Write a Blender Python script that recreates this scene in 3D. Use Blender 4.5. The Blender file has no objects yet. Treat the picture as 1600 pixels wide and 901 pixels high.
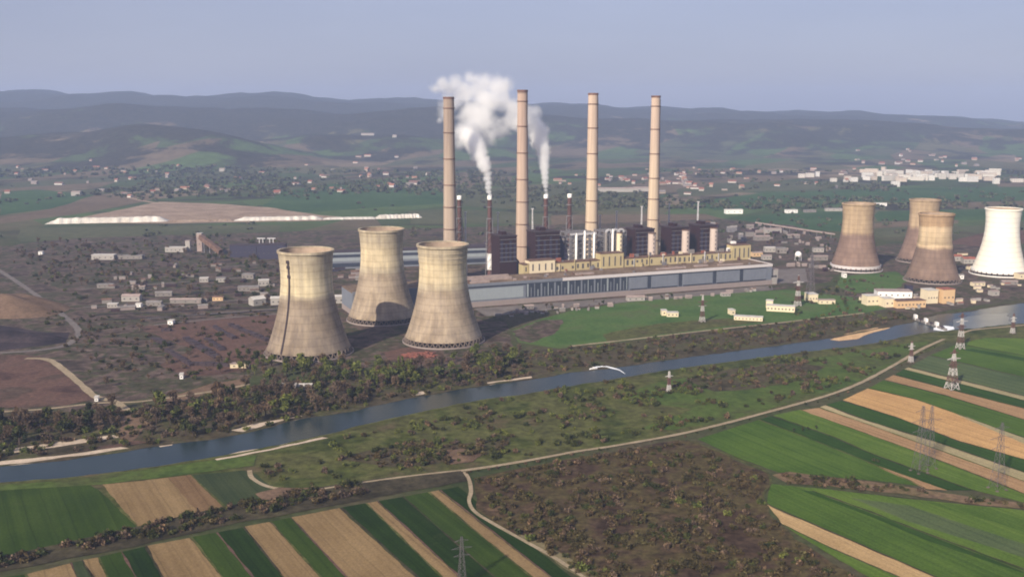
import bpy, bmesh, math, random
import numpy as np
from mathutils import Vector, Matrix, noise
PI = math.pi
R = math.radians
rng = random.Random(7)
nrs = np.random.RandomState(11)
sc = bpy.context.scene
COL = sc.collection

# ------------------------------------------------------------------ camera
H = 240.0                      # height of the aircraft above the river plain
FPX = 1600.0                   # focal length in photo pixels (photo is 1600 wide)
PITCH = math.atan(273.5 / FPX)
CX, CY = 800.0, 450.5
cam_d = bpy.data.cameras.new("camera")
cam = bpy.data.objects.new("camera", cam_d)
COL.objects.link(cam)
cam.location = (0, 0, H)
cam.rotation_euler = (PI / 2 - PITCH, 0, 0)
cam_d.sensor_width = 36.0
cam_d.lens = 36.0 * FPX / 1600.0
cam_d.clip_start = 1.0
cam_d.clip_end = 60000.0
sc.camera = cam

# ------------------------------------------------------------------ world, sun, exposure
SUN_EL = R(31.0)
SHADOW = Vector((0.53, 0.85)).normalized()       # shadows fall away from the camera and to the right
world = bpy.data.worlds.new("World")
sc.world = world
world.use_nodes = True
wn = world.node_tree
bg = wn.nodes["Background"]
sky = wn.nodes.new("ShaderNodeTexSky")
sky.sky_type = 'NISHITA'
sky.sun_disc = False
sky.sun_elevation = SUN_EL
sky.sun_rotation = math.atan2(-SHADOW.x, -SHADOW.y)
sky.altitude = 200.0
sky.air_density = 1.0
sky.dust_density = 1.8
sky.ozone_density = 3.0
tint = wn.nodes.new("ShaderNodeMix"); tint.data_type = 'RGBA'; tint.blend_type = 'MULTIPLY'
tint.inputs[0].default_value = 1.0
tint.inputs[7].default_value = (1.08, .95, 1.10, 1)
wn.links.new(sky.outputs[0], tint.inputs[6])
veil = wn.nodes.new("ShaderNodeMix"); veil.data_type = 'RGBA'      # thin high haze evens the sky out
veil.inputs[0].default_value = .72
veil.inputs[7].default_value = (2.36, 2.48, 3.22, 1)
wtc = wn.nodes.new("ShaderNodeTexCoord"); wmp = wn.nodes.new("ShaderNodeMapping"); wmp.inputs["Scale"].default_value = (1.2, 1.2, 7.0)
wnz = wn.nodes.new("ShaderNodeTexNoise"); wnz.inputs["Scale"].default_value = 2.2; wnz.inputs["Detail"].default_value = 5
wrp = wn.nodes.new("ShaderNodeValToRGB"); wrp.color_ramp.elements[0].position = .3; wrp.color_ramp.elements[0].color = (2.16, 2.24, 2.98, 1)
wrp.color_ramp.elements[1].position = .7; wrp.color_ramp.elements[1].color = (2.58, 2.66, 3.36, 1)
wn.links.new(wtc.outputs["Generated"], wmp.inputs[0]); wn.links.new(wmp.outputs[0], wnz.inputs["Vector"])
wn.links.new(wnz.outputs["Fac"], wrp.inputs[0]); wn.links.new(wrp.outputs[0], veil.inputs[7])
wn.links.new(tint.outputs[2], veil.inputs[6])
wn.links.new(veil.outputs[2], bg.inputs[0])
bg.inputs[1].default_value = 0.118
sun_d = bpy.data.lights.new("sun", 'SUN')
sun = bpy.data.objects.new("sun", sun_d)
COL.objects.link(sun)
sun_d.energy = 5.0
sun_d.angle = R(0.5)
sun_d.color = (1.0, 0.89, 0.72)
sdir = Vector((SHADOW.x * math.cos(SUN_EL), SHADOW.y * math.cos(SUN_EL), -math.sin(SUN_EL)))
sun.rotation_euler = sdir.to_track_quat('-Z', 'Y').to_euler()
sc.view_settings.view_transform = 'Standard'
sc.view_settings.look = 'None'
sc.view_settings.exposure = 0.37
sc.view_settings.gamma = 1.0
sc.render.engine = 'CYCLES'
cy = sc.cycles
cy.use_denoising = True
cy.max_bounces = 24
cy.diffuse_bounces = 3
cy.glossy_bounces = 2
cy.transmission_bounces = 2
cy.transparent_max_bounces = 8
cy.volume_bounces = 24
cy.volume_max_steps = 512
cy.filter_width = 1.9
cy.sample_clamp_indirect = 6.0

# ------------------------------------------------------------------ helpers
FWD = Vector((0, math.cos(PITCH), -math.sin(PITCH)))
UP = Vector((0, math.sin(PITCH), math.cos(PITCH)))
def ray(px, py):
    return FWD + Vector((1, 0, 0)) * ((px - CX) / FPX) + UP * ((CY - py) / FPX)
def G(px, py, z=0.0):
    d = ray(px, py)
    k = (z - H) / d.z
    return Vector((d.x * k, d.y * k, z))
def at_dist(px, py, Y):
    """the point seen at this pixel at a given distance along the ground"""
    d = ray(px, py)
    k = Y / d.y
    return Vector((d.x * k, Y, H + d.z * k))
def proj(p):
    v = Vector(p) - Vector((0, 0, H))
    w = v.dot(FWD)
    return CX + FPX * v.x / w, CY - FPX * v.dot(UP) / w, w

def tag(o, label=None, cat=None, group=None, kind=None):
    if label: o["label"] = label
    if cat: o["category"] = cat
    if group: o["group"] = group
    if kind: o["kind"] = kind
    return o
def empty(name, loc, rz=0.0, label=None, cat=None, group=None):
    o = bpy.data.objects.new(name, None)
    COL.objects.link(o)
    o.location = loc
    o.rotation_euler = (0, 0, rz)
    o.empty_display_size = 1
    return tag(o, label, cat, group)
def mesh_obj(name, me, parent=None, loc=None, rz=None):
    o = bpy.data.objects.new(name, me)
    COL.objects.link(o)
    if parent: o.parent = parent
    if loc is not None: o.location = loc
    if rz is not None: o.rotation_euler = (0, 0, rz)
    return o
def copy_tree(o, parent=None):
    c = o.copy()
    COL.objects.link(c)
    c.parent = parent
    for ch in o.children:
        copy_tree(ch, c)
    return c

class MB:
    """collects verts and faces, builds ONE mesh"""
    def __init__(s): s.v, s.f, s.m = [], [], []
    def face(s, pts, mi=0):
        n = len(s.v); s.v += [tuple(p) for p in pts]; s.f.append(tuple(range(n, n + len(pts)))); s.m.append(mi)
    def box(s, x0, x1, y0, y1, z0, z1, mi=0, top=None):
        n = len(s.v)
        s.v += [(x0, y0, z0), (x1, y0, z0), (x1, y1, z0), (x0, y1, z0), (x0, y0, z1), (x1, y0, z1), (x1, y1, z1), (x0, y1, z1)]
        for k, f in enumerate(((0, 3, 2, 1), (4, 5, 6, 7), (0, 1, 5, 4), (1, 2, 6, 5), (2, 3, 7, 6), (3, 0, 4, 7))):
            s.f.append(tuple(n + i for i in f)); s.m.append(top if (top is not None and k == 1) else mi)
    def bar(s, a, b, w, mi=0, w2=None):
        a, b = Vector(a), Vector(b); d = b - a
        if d.length < 1e-6: return
        d.normalize()
        u = d.cross(Vector((0, 0, 1)) if abs(d.z) < .9 else Vector((1, 0, 0))).normalized(); q = d.cross(u)
        n = len(s.v); w2 = w if w2 is None else w2
        for p, ww in ((a, w / 2), (b, w2 / 2)):
            for i, j in ((-1, -1), (1, -1), (1, 1), (-1, 1)):
                s.v.append(tuple(p + u * i * ww + q * j * ww))
        for f in ((0, 1, 5, 4), (1, 2, 6, 5), (2, 3, 7, 6), (3, 0, 4, 7), (3, 2, 1, 0), (4, 5, 6, 7)):
            s.f.append(tuple(n + i for i in f)); s.m.append(mi)
    def lathe(s, prof, n=24, mi=0, cap0=False, cap1=False, c=(0, 0)):
        b = len(s.v)
        for r, z in prof:
            for k in range(n):
                a = 2 * PI * k / n
                s.v.append((c[0] + r * math.cos(a), c[1] + r * math.sin(a), z))
        for i in range(len(prof) - 1):
            for k in range(n):
                k2 = (k + 1) % n
                s.f.append((b + i * n + k, b + i * n + k2, b + (i + 1) * n + k2, b + (i + 1) * n + k)); s.m.append(mi)
        if cap0: s.f.append(tuple(b + k for k in reversed(range(n)))); s.m.append(mi)
        if cap1: s.f.append(tuple(b + (len(prof) - 1) * n + k for k in range(n))); s.m.append(mi)
    def gable(s, w, d, h, rise, over=0.4, wall=0, roof=1):
        """house: walls with gables along x, roof slabs; footprint centred on x, y from 0 to d"""
        x0, x1 = -w / 2, w / 2
        s.face([(x0, 0, 0), (x1, 0, 0), (x1, 0, h), (x0, 0, h)], wall)
        s.face([(x1, d, 0), (x0, d, 0), (x0, d, h), (x1, d, h)], wall)
        s.face([(x1, 0, 0), (x1, d, 0), (x1, d, h), (x1, d / 2, h + rise), (x1, 0, h)], wall)
        s.face([(x0, d, 0), (x0, 0, 0), (x0, 0, h), (x0, d / 2, h + rise), (x0, d, h)], wall)
        s.roof(w, d, h, rise, over, roof)
    def roof(s, w, d, h, rise, over=0.4, mi=0, t=0.3):
        x0, x1 = -w / 2 - over, w / 2 + over
        k = rise / (d / 2)
        for sy in (0, 1):
            ya, yb = (-over, d / 2) if sy == 0 else (d + over, d / 2)
            za, zb = h - over * k + .05, h + rise + .05
            p = [(x0, ya, za), (x1, ya, za), (x1, yb, zb), (x0, yb, zb)]
            q = [(a, b, c + t) for a, b, c in p]
            if sy: p, q = p[::-1], q[::-1]
            s.face(q, mi); s.face(p[::-1], mi)
            for i in range(4):
                j = (i + 1) % 4
                s.face([p[i], p[j], q[j], q[i]], mi)
    def mesh(s, name, mats, smooth=False):
        me = bpy.data.meshes.new(name)
        me.from_pydata(s.v, [], s.f)
        mats = mats if isinstance(mats, (list, tuple)) else [mats]
        for m in mats: me.materials.append(m)
        if len(mats) > 1: me.polygons.foreach_set("material_index", s.m)
        if smooth: me.polygons.foreach_set("use_smooth", [True] * len(me.polygons))
        me.update()
        return me
    def build(s, name, mats, parent=None, loc=None, rz=None, smooth=False):
        return mesh_obj(name, s.mesh(name, mats, smooth), parent, loc, rz)

# ------------------------------------------------------------------ materials
def lin(r, g, b):
    f = lambda c: (c / 255 / 12.92) if c / 255 <= .04045 else ((c / 255 + .055) / 1.055) ** 2.4
    return (f(r), f(g), f(b), 1.0)
class NT:
    def __init__(s, name):
        s.m = bpy.data.materials.new(name); s.m.use_nodes = True
        s.t = s.m.node_tree; s.n = s.t.nodes; s.p = s.n["Principled BSDF"]
        s.geo = None
    def link(s, a, b): s.t.links.new(a, b)
    def pos(s):
        if s.geo is None: s.geo = s.n.new("ShaderNodeNewGeometry")
        return s.geo.outputs["Position"]
    def obj(s):
        return s.n.new("ShaderNodeTexCoord").outputs["Object"]
    def mapping(s, vec, scale=(1, 1, 1), rz=0.0):
        # turn first, then stretch: two nodes so that the stretch runs along the turned axes
        r = s.n.new("ShaderNodeMapping"); r.inputs["Rotation"].default_value = (0, 0, rz); s.link(vec, r.inputs[0])
        m = s.n.new("ShaderNodeMapping"); m.inputs["Scale"].default_value = scale; s.link(r.outputs[0], m.inputs[0])
        return m.outputs[0]
    def noise(s, vec, scale, detail=4.0, rough=.55, dist=0.0):
        n = s.n.new("ShaderNodeTexNoise")
        n.inputs["Scale"].default_value = scale; n.inputs["Detail"].default_value = detail
        n.inputs["Roughness"].default_value = rough; n.inputs["Distortion"].default_value = dist
        s.link(vec, n.inputs["Vector"])
        return n.outputs["Fac"]
    def ramp(s, fac, stops, interp='LINEAR'):
        r = s.n.new("ShaderNodeValToRGB"); r.color_ramp.interpolation = interp
        e = r.color_ramp.elements
        while len(e) < len(stops): e.new(0.5)
        for i, (p, c) in enumerate(stops):
            e[i].position = p; e[i].color = c if len(c) == 4 else (*c, 1)
        s.link(fac, r.inputs[0])
        return r.outputs[0]
    def mix(s, fac, a, b, mode='MIX'):
        m = s.n.new("ShaderNodeMix"); m.data_type = 'RGBA'; m.blend_type = mode
        for sock, v in ((m.inputs[0], fac), (m.inputs[6], a), (m.inputs[7], b)):
            if hasattr(v, "is_output") or isinstance(v, bpy.types.NodeSocket): s.link(v, sock)
            else: sock.default_value = v
        return m.outputs[2]
    def math(s, op, a, b=None, clamp=False):
        m = s.n.new("ShaderNodeMath"); m.operation = op; m.use_clamp = clamp
        for sock, v in zip(m.inputs, (a, b)):
            if v is None: continue
            if isinstance(v, bpy.types.NodeSocket): s.link(v, sock)
            else: sock.default_value = v
        return m.outputs[0]
    def sep(s, vec):
        n = s.n.new("ShaderNodeSeparateXYZ"); s.link(vec, n.inputs[0]); return n.outputs
    def bump(s, h, strength=.5, dist=.5):
        b = s.n.new("ShaderNodeBump"); b.inputs["Strength"].default_value = strength; b.inputs["Distance"].default_value = dist
        s.link(h, b.inputs["Height"]); s.link(b.outputs[0], s.p.inputs["Normal"])
    def done(s, col, rough=.9, spec=.15, metal=0.0):
        if isinstance(col, bpy.types.NodeSocket): s.link(col, s.p.inputs["Base Color"])
        else: s.p.inputs["Base Color"].default_value = col
        s.p.inputs["Roughness"].default_value = rough
        s.p.inputs["Specular IOR Level"].default_value = spec
        s.p.inputs["Metallic"].default_value = metal
        return s.m
def c3(*a): return (*a, 1.0)
def mul(c, k): return (c[0] * k, c[1] * k, c[2] * k, 1)

def plain(name, col, var=.25, scale=.15, rough=.8, spec=.2, metal=0.0):
    t = NT(name)
    n = t.noise(t.pos(), scale, 5)
    return t.done(t.ramp(n, [(.3, mul(col, 1 - var)), (.7, mul(col, 1 + var))]), rough, spec, metal)
def paint_random(name, cols, rough=.85):
    """one colour per object (houses)"""
    t = NT(name)
    oi = t.n.new("ShaderNodeObjectInfo")
    k = len(cols)
    return t.done(t.ramp(oi.outputs["Random"], [(i / k, c) for i, c in enumerate(cols)], 'CONSTANT'), rough, .2)
def patchy(name, stops, scale, scale2=.2, k2=.35, rz=0.0, stretch=(1, 1, 1), dist=.3, bump=0.0):
    """land: a large noise picks between colours, a fine one breaks it up"""
    t = NT(name)
    v = t.mapping(t.pos(), stretch, rz)
    a = t.ramp(t.noise(v, scale, 8, .62, dist), stops)
    f = t.noise(v, scale2, 4, .7)
    f = t.ramp(f, [(.3, c3(1 - k2, 1 - k2, 1 - k2)), (.7, c3(1 + k2, 1 + k2, 1 + k2))])
    if bump: t.bump(t.noise(v, scale2, 3), bump, 1.0)
    return t.done(t.mix(1.0, a, f, 'MULTIPLY'), .95, .05)
def field_mat(name, a, b, rz, row=.22, k=.28):
    """crop: streaks along the strip, patches across it"""
    t = NT(name)
    v = t.mapping(t.pos(), (.010, 1, 1), rz)
    st = t.noise(v, row, 5, .7)
    pt = t.noise(t.pos(), .018, 5, .6, .4)
    s = t.math('ADD', t.math('MULTIPLY', st, .55), t.math('MULTIPLY', pt, .45))
    col = t.ramp(s, [(.40, a), (.60, b)])
    fine = t.ramp(t.noise(t.pos(), .7, 3, .7), [(.25, c3(1 - k, 1 - k, 1 - k)), (.75, c3(1 + k, 1 + k, 1 + k))])
    col = t.mix(1.0, col, fine, 'MULTIPLY')
    # wheel lines along the strip, and thin or weedy spots
    across = t.sep(v)[1]
    ln = t.ramp(t.math('PINGPONG', t.math('DIVIDE', t.math('ADD', across, t.math('MULTIPLY', pt, 4.0)), 5.5), 1.0), [(.0, c3(.66, .66, .68)), (.10, c3(1, 1, 1))])
    col = t.mix(.8, col, ln, 'MULTIPLY')
    spot = t.ramp(t.noise(t.pos(), .045, 6, .7, .8), [(.60, c3(0, 0, 0)), (.74, c3(.55, .55, .55))])
    weed = tuple(.5 * (p + q) for p, q in zip(a[:3], (.085, .075, .035))) + (1.0,)
    col = t.mix(spot, col, weed)
    return t.done(col, .95, .05)

dl = G(255, 901) - G(228, 852); AL = -math.atan2(dl.y, dl.x)      # the run of the strips on the left
dr = G(1600, 716) - G(1320, 626); AR = -math.atan2(dr.y, dr.x)    # and on the right
M = {}
_c3 = c3
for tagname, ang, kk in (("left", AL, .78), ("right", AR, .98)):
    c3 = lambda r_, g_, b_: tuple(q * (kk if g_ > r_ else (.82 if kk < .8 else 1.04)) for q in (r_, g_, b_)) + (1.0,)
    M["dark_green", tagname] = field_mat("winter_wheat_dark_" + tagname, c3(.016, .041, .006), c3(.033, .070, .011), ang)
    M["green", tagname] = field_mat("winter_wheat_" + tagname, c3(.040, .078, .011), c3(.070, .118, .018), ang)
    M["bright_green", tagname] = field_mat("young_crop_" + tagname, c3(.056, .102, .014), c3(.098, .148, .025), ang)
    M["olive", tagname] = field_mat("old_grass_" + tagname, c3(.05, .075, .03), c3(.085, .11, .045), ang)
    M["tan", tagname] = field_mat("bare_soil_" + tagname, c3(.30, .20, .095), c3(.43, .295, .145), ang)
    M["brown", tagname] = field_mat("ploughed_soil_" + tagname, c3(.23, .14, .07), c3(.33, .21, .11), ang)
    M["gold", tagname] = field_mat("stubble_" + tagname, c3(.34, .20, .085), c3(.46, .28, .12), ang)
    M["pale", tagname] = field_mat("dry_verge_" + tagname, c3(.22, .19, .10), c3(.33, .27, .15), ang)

c3 = _c3
m_ground = patchy("rough_grassland", [(.30, c3(.030, .040, .016)), (.46, c3(.055, .062, .028)), (.58, c3(.075, .066, .038)), (.72, c3(.095, .072, .05))], .008, .14, .35)
m_hill = None
m_yard = patchy("industrial_ground", [(.28, c3(.024, .023, .016)), (.40, c3(.060, .044, .036)), (.47, c3(.115, .082, .068)), (.53, c3(.044, .048, .022)), (.61, c3(.085, .060, .050)), (.72, c3(.165, .125, .10)), (.8, c3(.04, .036, .03))], .022, .10, .5)
m_coal = patchy("coal_ground", [(.35, c3(.022, .018, .022)), (.6, c3(.05, .038, .042))], .02, .2, .4)
m_redsoil = patchy("red_brown_soil", [(.3, c3(.055, .032, .027)), (.5, c3(.12, .070, .054)), (.62, c3(.07, .048, .036)), (.8, c3(.15, .105, .08))], .02, .25, .35)
m_mound = patchy("brown_spoil", [(.3, c3(.095, .062, .042)), (.6, c3(.175, .115, .076))], .025, .3, .3)
m_lawn = patchy("lawn", [(.30, c3(.040, .085, .020)), (.52, c3(.070, .12, .032)), (.68, c3(.085, .098, .04)), (.8, c3(.12, .10, .055))], .016, .2, .25)
m_meadow = patchy("river_meadow", [(.30, c3(.026, .036, .010)), (.42, c3(.056, .066, .017)), (.50, c3(.088, .090, .030)), (.58, c3(.062, .064, .022)), (.68, c3(.100, .076, .042)), (.8, c3(.05, .052, .022))], .020, .14, .5)
m_greenmeadow = patchy("green_meadow", [(.3, c3(.036, .062, .013)), (.5, c3(.070, .102, .022)), (.62, c3(.06, .07, .022)), (.8, c3(.09, .095, .035))], .022, .16, .35)
m_heath = patchy("heath", [(.30, c3(.024, .015, .010)), (.42, c3(.062, .040, .026)), (.50, c3(.078, .062, .026)), (.58, c3(.052, .036, .020)), (.68, c3(.118, .076, .046)), (.78, c3(.072, .064, .024))], .026, .20, .55)
m_track_scrub = patchy("dry_scrub_verge", [(.3, c3(.06, .042, .026)), (.5, c3(.17, .115, .07)), (.7, c3(.085, .075, .03))], .05, .25, .4)
m_ditch = patchy("ditch_scrub", [(.3, c3(.022, .020, .012)), (.55, c3(.055, .046, .028)), (.75, c3(.085, .075, .038))], .03, .2, .45)
m_bankscrub = patchy("brown_bank", [(.3, c3(.030, .026, .014)), (.5, c3(.075, .060, .036)), (.6, c3(.06, .062, .024)), (.75, c3(.125, .10, .06))], .03, .2, .45)
m_sand = patchy("river_sand", [(.3, c3(.38, .30, .22)), (.7, c3(.58, .47, .36))], .05, .4, .2)
m_sand_orange = patchy("orange_sand", [(.3, c3(.48, .30, .15)), (.7, c3(.62, .42, .24))], .05, .4, .2)
m_track = patchy("dirt_track", [(.3, c3(.24, .19, .12)), (.7, c3(.36, .29, .20))], .06, .5, .25)
m_road = patchy("plant_road", [(.3, c3(.12, .105, .10)), (.7, c3(.19, .165, .15))], .06, .4, .2)
m_ash = patchy("pale_ash", [(.3, c3(.46, .42, .36)), (.7, c3(.68, .64, .58))], .04, .25, .12)
m_ash_brown = patchy("brown_ash", [(.3, c3(.20, .14, .10)), (.7, c3(.36, .27, .20))], .02, .2, .3)
m_farfield_green = patchy("far_green_field", [(.3, c3(.028, .062, .024)), (.7, c3(.055, .10, .036))], .004, .05, .25)
m_farfield_brown = patchy("far_brown_field", [(.3, c3(.10, .075, .05)), (.7, c3(.17, .125, .085))], .004, .05, .25)
m_farfield_olive = patchy("far_olive_field", [(.3, c3(.06, .07, .035)), (.7, c3(.10, .10, .055))], .004, .05, .25)

def water_mat():
    t = NT("river_water")
    v = t.pos()
    b = t.math('ADD', t.noise(v, .35, 4, .6), t.math('MULTIPLY', t.noise(v, .05, 3), .8))
    t.bump(b, .2, .5)
    n = t.noise(v, .012, 4)
    return t.done(t.ramp(n, [(.35, c3(.010, .022, .026)), (.65, c3(.020, .034, .036))]), .26, .2)
m_water = water_mat()

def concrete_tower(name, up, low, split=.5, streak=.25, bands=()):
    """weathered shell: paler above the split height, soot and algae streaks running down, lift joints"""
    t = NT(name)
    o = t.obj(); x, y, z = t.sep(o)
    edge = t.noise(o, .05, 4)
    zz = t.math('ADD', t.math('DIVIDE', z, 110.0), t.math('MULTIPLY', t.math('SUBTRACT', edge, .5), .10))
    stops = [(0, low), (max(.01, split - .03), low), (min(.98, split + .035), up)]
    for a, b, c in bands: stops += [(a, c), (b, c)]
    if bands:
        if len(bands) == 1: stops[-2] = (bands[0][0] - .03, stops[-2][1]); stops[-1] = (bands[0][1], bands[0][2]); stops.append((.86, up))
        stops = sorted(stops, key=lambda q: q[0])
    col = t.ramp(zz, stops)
    v = t.mapping(o, (.35, .35, .018))
    st = t.ramp(t.noise(v, .6, 5, .65), [(.3, c3(1 - streak, 1 - streak, 1 - streak * .9)), (.65, c3(1.06, 1.05, 1.0))])
    blot = t.ramp(t.noise(o, .045, 6, .6), [(.3, c3(1 - streak * 1.05, 1 - streak * 1.15, 1 - streak * 1.25)), (.62, c3(1.06, 1.05, 1.03))])
    lift = t.math('PINGPONG', t.math('MULTIPLY', z, 1 / 3.6), 1.0)
    lf = t.ramp(lift, [(0, c3(.80, .79, .78)), (.22, c3(1, 1, 1))])
    c = t.mix(1.0, t.mix(1.0, t.mix(1.0, col, st, 'MULTIPLY'), blot, 'MULTIPLY'), lf, 'MULTIPLY')
    return t.done(c, .9, .15)
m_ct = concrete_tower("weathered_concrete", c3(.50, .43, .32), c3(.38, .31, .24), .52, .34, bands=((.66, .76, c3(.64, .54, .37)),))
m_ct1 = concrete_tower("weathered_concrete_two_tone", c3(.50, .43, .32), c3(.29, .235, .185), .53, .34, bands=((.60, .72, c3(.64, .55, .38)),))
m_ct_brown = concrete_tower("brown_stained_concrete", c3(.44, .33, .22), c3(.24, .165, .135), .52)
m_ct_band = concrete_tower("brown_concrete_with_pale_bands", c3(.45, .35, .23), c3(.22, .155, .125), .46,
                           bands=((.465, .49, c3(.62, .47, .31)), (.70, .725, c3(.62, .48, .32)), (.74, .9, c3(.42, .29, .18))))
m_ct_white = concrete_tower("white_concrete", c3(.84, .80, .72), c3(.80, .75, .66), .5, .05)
m_ct_in = plain("tower_inside", c3(.36, .27, .20), .3, .08)
m_column = plain("dark_concrete", c3(.13, .10, .085), .3, .1)  # one dark tone for tower columns and pylon footings
m_band = plain("rusty_band", c3(.17, .095, .075), .3, .1)
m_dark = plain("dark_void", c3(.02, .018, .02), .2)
m_soot = plain("sooty_metal", c3(.05, .035, .04), .3)

def chimney_mat(name, low, up):
    t = NT(name)
    o = t.obj(); x, y, z = t.sep(o)
    zz = t.math('DIVIDE', z, 275.0)
    col = t.ramp(zz, [(0, low), (.45, low), (.8, up), (.97, up), (.985, c3(.12, .08, .07))])
    v = t.mapping(o, (.5, .5, .02))
    st = t.ramp(t.noise(v, .5, 5, .65), [(.3, c3(.78, .76, .75)), (.65, c3(1.06, 1.05, 1.04))])
    return t.done(t.mix(1.0, col, st, 'MULTIPLY'), .9, .15)
m_ch_a = chimney_mat("sooty_pink_concrete", c3(.40, .32, .255), c3(.33, .26, .215))
m_ch_b = chimney_mat("pink_concrete", c3(.46, .35, .275), c3(.45, .335, .275))
m_ch_c = chimney_mat("pale_concrete", c3(.55, .44, .325), c3(.54, .42, .335))

def cladding(name, a, b, sc_=(.5, .5, .05), rough=.6, spec=.3):
    t = NT(name); o = t.obj()
    n = t.noise(t.mapping(o, sc_), 1.2, 4, .6)
    m2 = t.noise(o, .12, 4)
    c = t.mix(t.math('MULTIPLY', t.math('ADD', n, m2), .5), a, b)
    return t.done(c, rough, spec)
m_hallwall = cladding("grey_blue_cladding", c3(.09, .105, .14), c3(.24, .255, .29), (.9, .9, .05))
m_hallpale = cladding("pale_grey_panel", c3(.22, .25, .27), c3(.33, .36, .38))
m_hallglass = cladding("dark_glazing", c3(.02, .024, .035), c3(.06, .07, .10), (.8, .8, .02), .25, .5)
m_parapet = cladding("pale_parapet", c3(.50, .46, .46), c3(.68, .63, .62))
m_plinth = cladding("concrete_plinth", c3(.22, .18, .17), c3(.34, .28, .26))
m_hallroof = patchy("bitumen_roof", [(.3, c3(.10, .07, .05)), (.6, c3(.20, .145, .105)), (.8, c3(.26, .19, .13))], .05, .3, .3)
m_yellow = cladding("yellow_cladding", c3(.34, .27, .13), c3(.58, .49, .29), (1.2, 1.2, .06))
m_cream = cladding("cream_render", c3(.60, .50, .33), c3(.78, .68, .50), (.2, .2, .1))
m_cream_orange = cladding("orange_render", c3(.55, .36, .19), c3(.68, .48, .28), (.2, .2, .1))
m_white = cladding("white_render", c3(.26, .24, .22), c3(.42, .39, .36), (.2, .2, .1))
m_greywall = cladding("grey_concrete", c3(.15, .135, .125), c3(.27, .24, .22), (.2, .2, .1))
m_boiler = cladding("dark_maroon_cladding", c3(.013, .006, .008), c3(.048, .020, .024), (.35, .35, .08))
m_boiler_blue = cladding("dark_blue_steel", c3(.02, .018, .04), c3(.05, .045, .075), (.35, .35, .08))
m_steel = plain("steel_grey", c3(.18, .17, .18), .3, .3, .5, .4)
m_palesteel = plain("pale_steel", c3(.50, .49, .50), .2, .3, .5, .4)
m_shaft = cladding("pale_pink_concrete", c3(.45, .36, .31), c3(.60, .50, .44), (.4, .4, .04))
m_stackred = plain("rust_red_steel", c3(.10, .05, .045), .35, .2, .6, .3)
m_redroof = plain("red_roof_tiles", c3(.28, .10, .07), .35, .2)
m_brownroof = plain("brown_roof", c3(.14, .085, .065), .35, .2)
m_greyroof = plain("grey_sheet_roof", c3(.22, .20, .19), .3, .2)
m_pinkroof = plain("pale_pink_roof", c3(.32, .25, .225), .2, .2)
m_whiteroof = plain("white_sheet_roof", c3(.50, .47, .43), .15, .2)
m_window = plain("window_glass", c3(.09, .085, .09), .3, .4, .2, .5)
m_whitepaint = plain("white_paint", c3(.82, .80, .77), .06)
m_redpaint = plain("red_paint", c3(.38, .05, .04), .2)
m_bark = plain("bark", c3(.07, .05, .04), .3, .5)
m_red_scrap = plain("red_scrap", c3(.22, .085, .065), .4, .3)
m_housewall = paint_random("house_walls", [c3(.42, .38, .34), c3(.34, .28, .25), c3(.50, .47, .44), c3(.38, .31, .25), c3(.27, .23, .22)])
m_houseroof = paint_random("house_roofs", [c3(.24, .10, .075), c3(.17, .10, .085), c3(.30, .14, .10), c3(.22, .19, .18)])
m_blockwall = paint_random("apartment_walls", [c3(.60, .56, .51), c3(.54, .46, .39), c3(.66, .64, .61)])
m_foam = plain("white_foam", c3(.80, .82, .84), .12, .3)

def pylon_paint():
    t = NT("red_white_bands"); o = t.obj(); x, y, z = t.sep(o)
    f = t.math('GREATER_THAN', t.math('FRACT', t.math('DIVIDE', z, 13.0)), .5)
    return t.done(t.mix(f, c3(.50, .47, .45), c3(.13, .07, .06)), .6, .3)
m_pylon_rw = pylon_paint()
m_pylon_grey = plain("galvanised_steel", c3(.13, .115, .125), .25, .5, .5, .2)

def leaf_mat(name, dark, light, tint):
    t = NT(name)
    g = t.n.new("ShaderNodeNewGeometry")
    a = t.ramp(g.outputs["Random Per Island"], [(0, dark), (1, light)])
    n = t.mix(1.0, t.ramp(t.noise(g.outputs["Position"], .035, 3), [(.35, c3(1, 1, 1)), (.65, tint)]), t.ramp(t.noise(g.outputs["Position"], .13, 2), [(.32, c3(.6, .6, .6)), (.68, c3(1.45, 1.42, 1.35))]), "MULTIPLY")
    return t.done(t.mix(1.0, a, n, 'MULTIPLY'), .9, .1)
m_leaf_bare = leaf_mat("bare_twigs", c3(.042, .031, .025), c3(.150, .112, .086), c3(1.25, 1.1, .85))
m_leaf_green = leaf_mat("spring_leaves", c3(.045, .065, .016), c3(.125, .145, .042), c3(1.2, 1.05, .9))
m_leaf_dark = leaf_mat("dark_leaves", c3(.018, .027, .010), c3(.062, .072, .025), c3(1.3, 1.1, .9))
m_leaf_brown = leaf_mat("dry_scrub", c3(.036, .025, .012), c3(.120, .086, .046), c3(.8, 1.0, .8))
m_leaf_wood = leaf_mat("far_wood", c3(.050, .048, .034), c3(.095, .085, .062), c3(.8, 1.15, .8))

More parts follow.
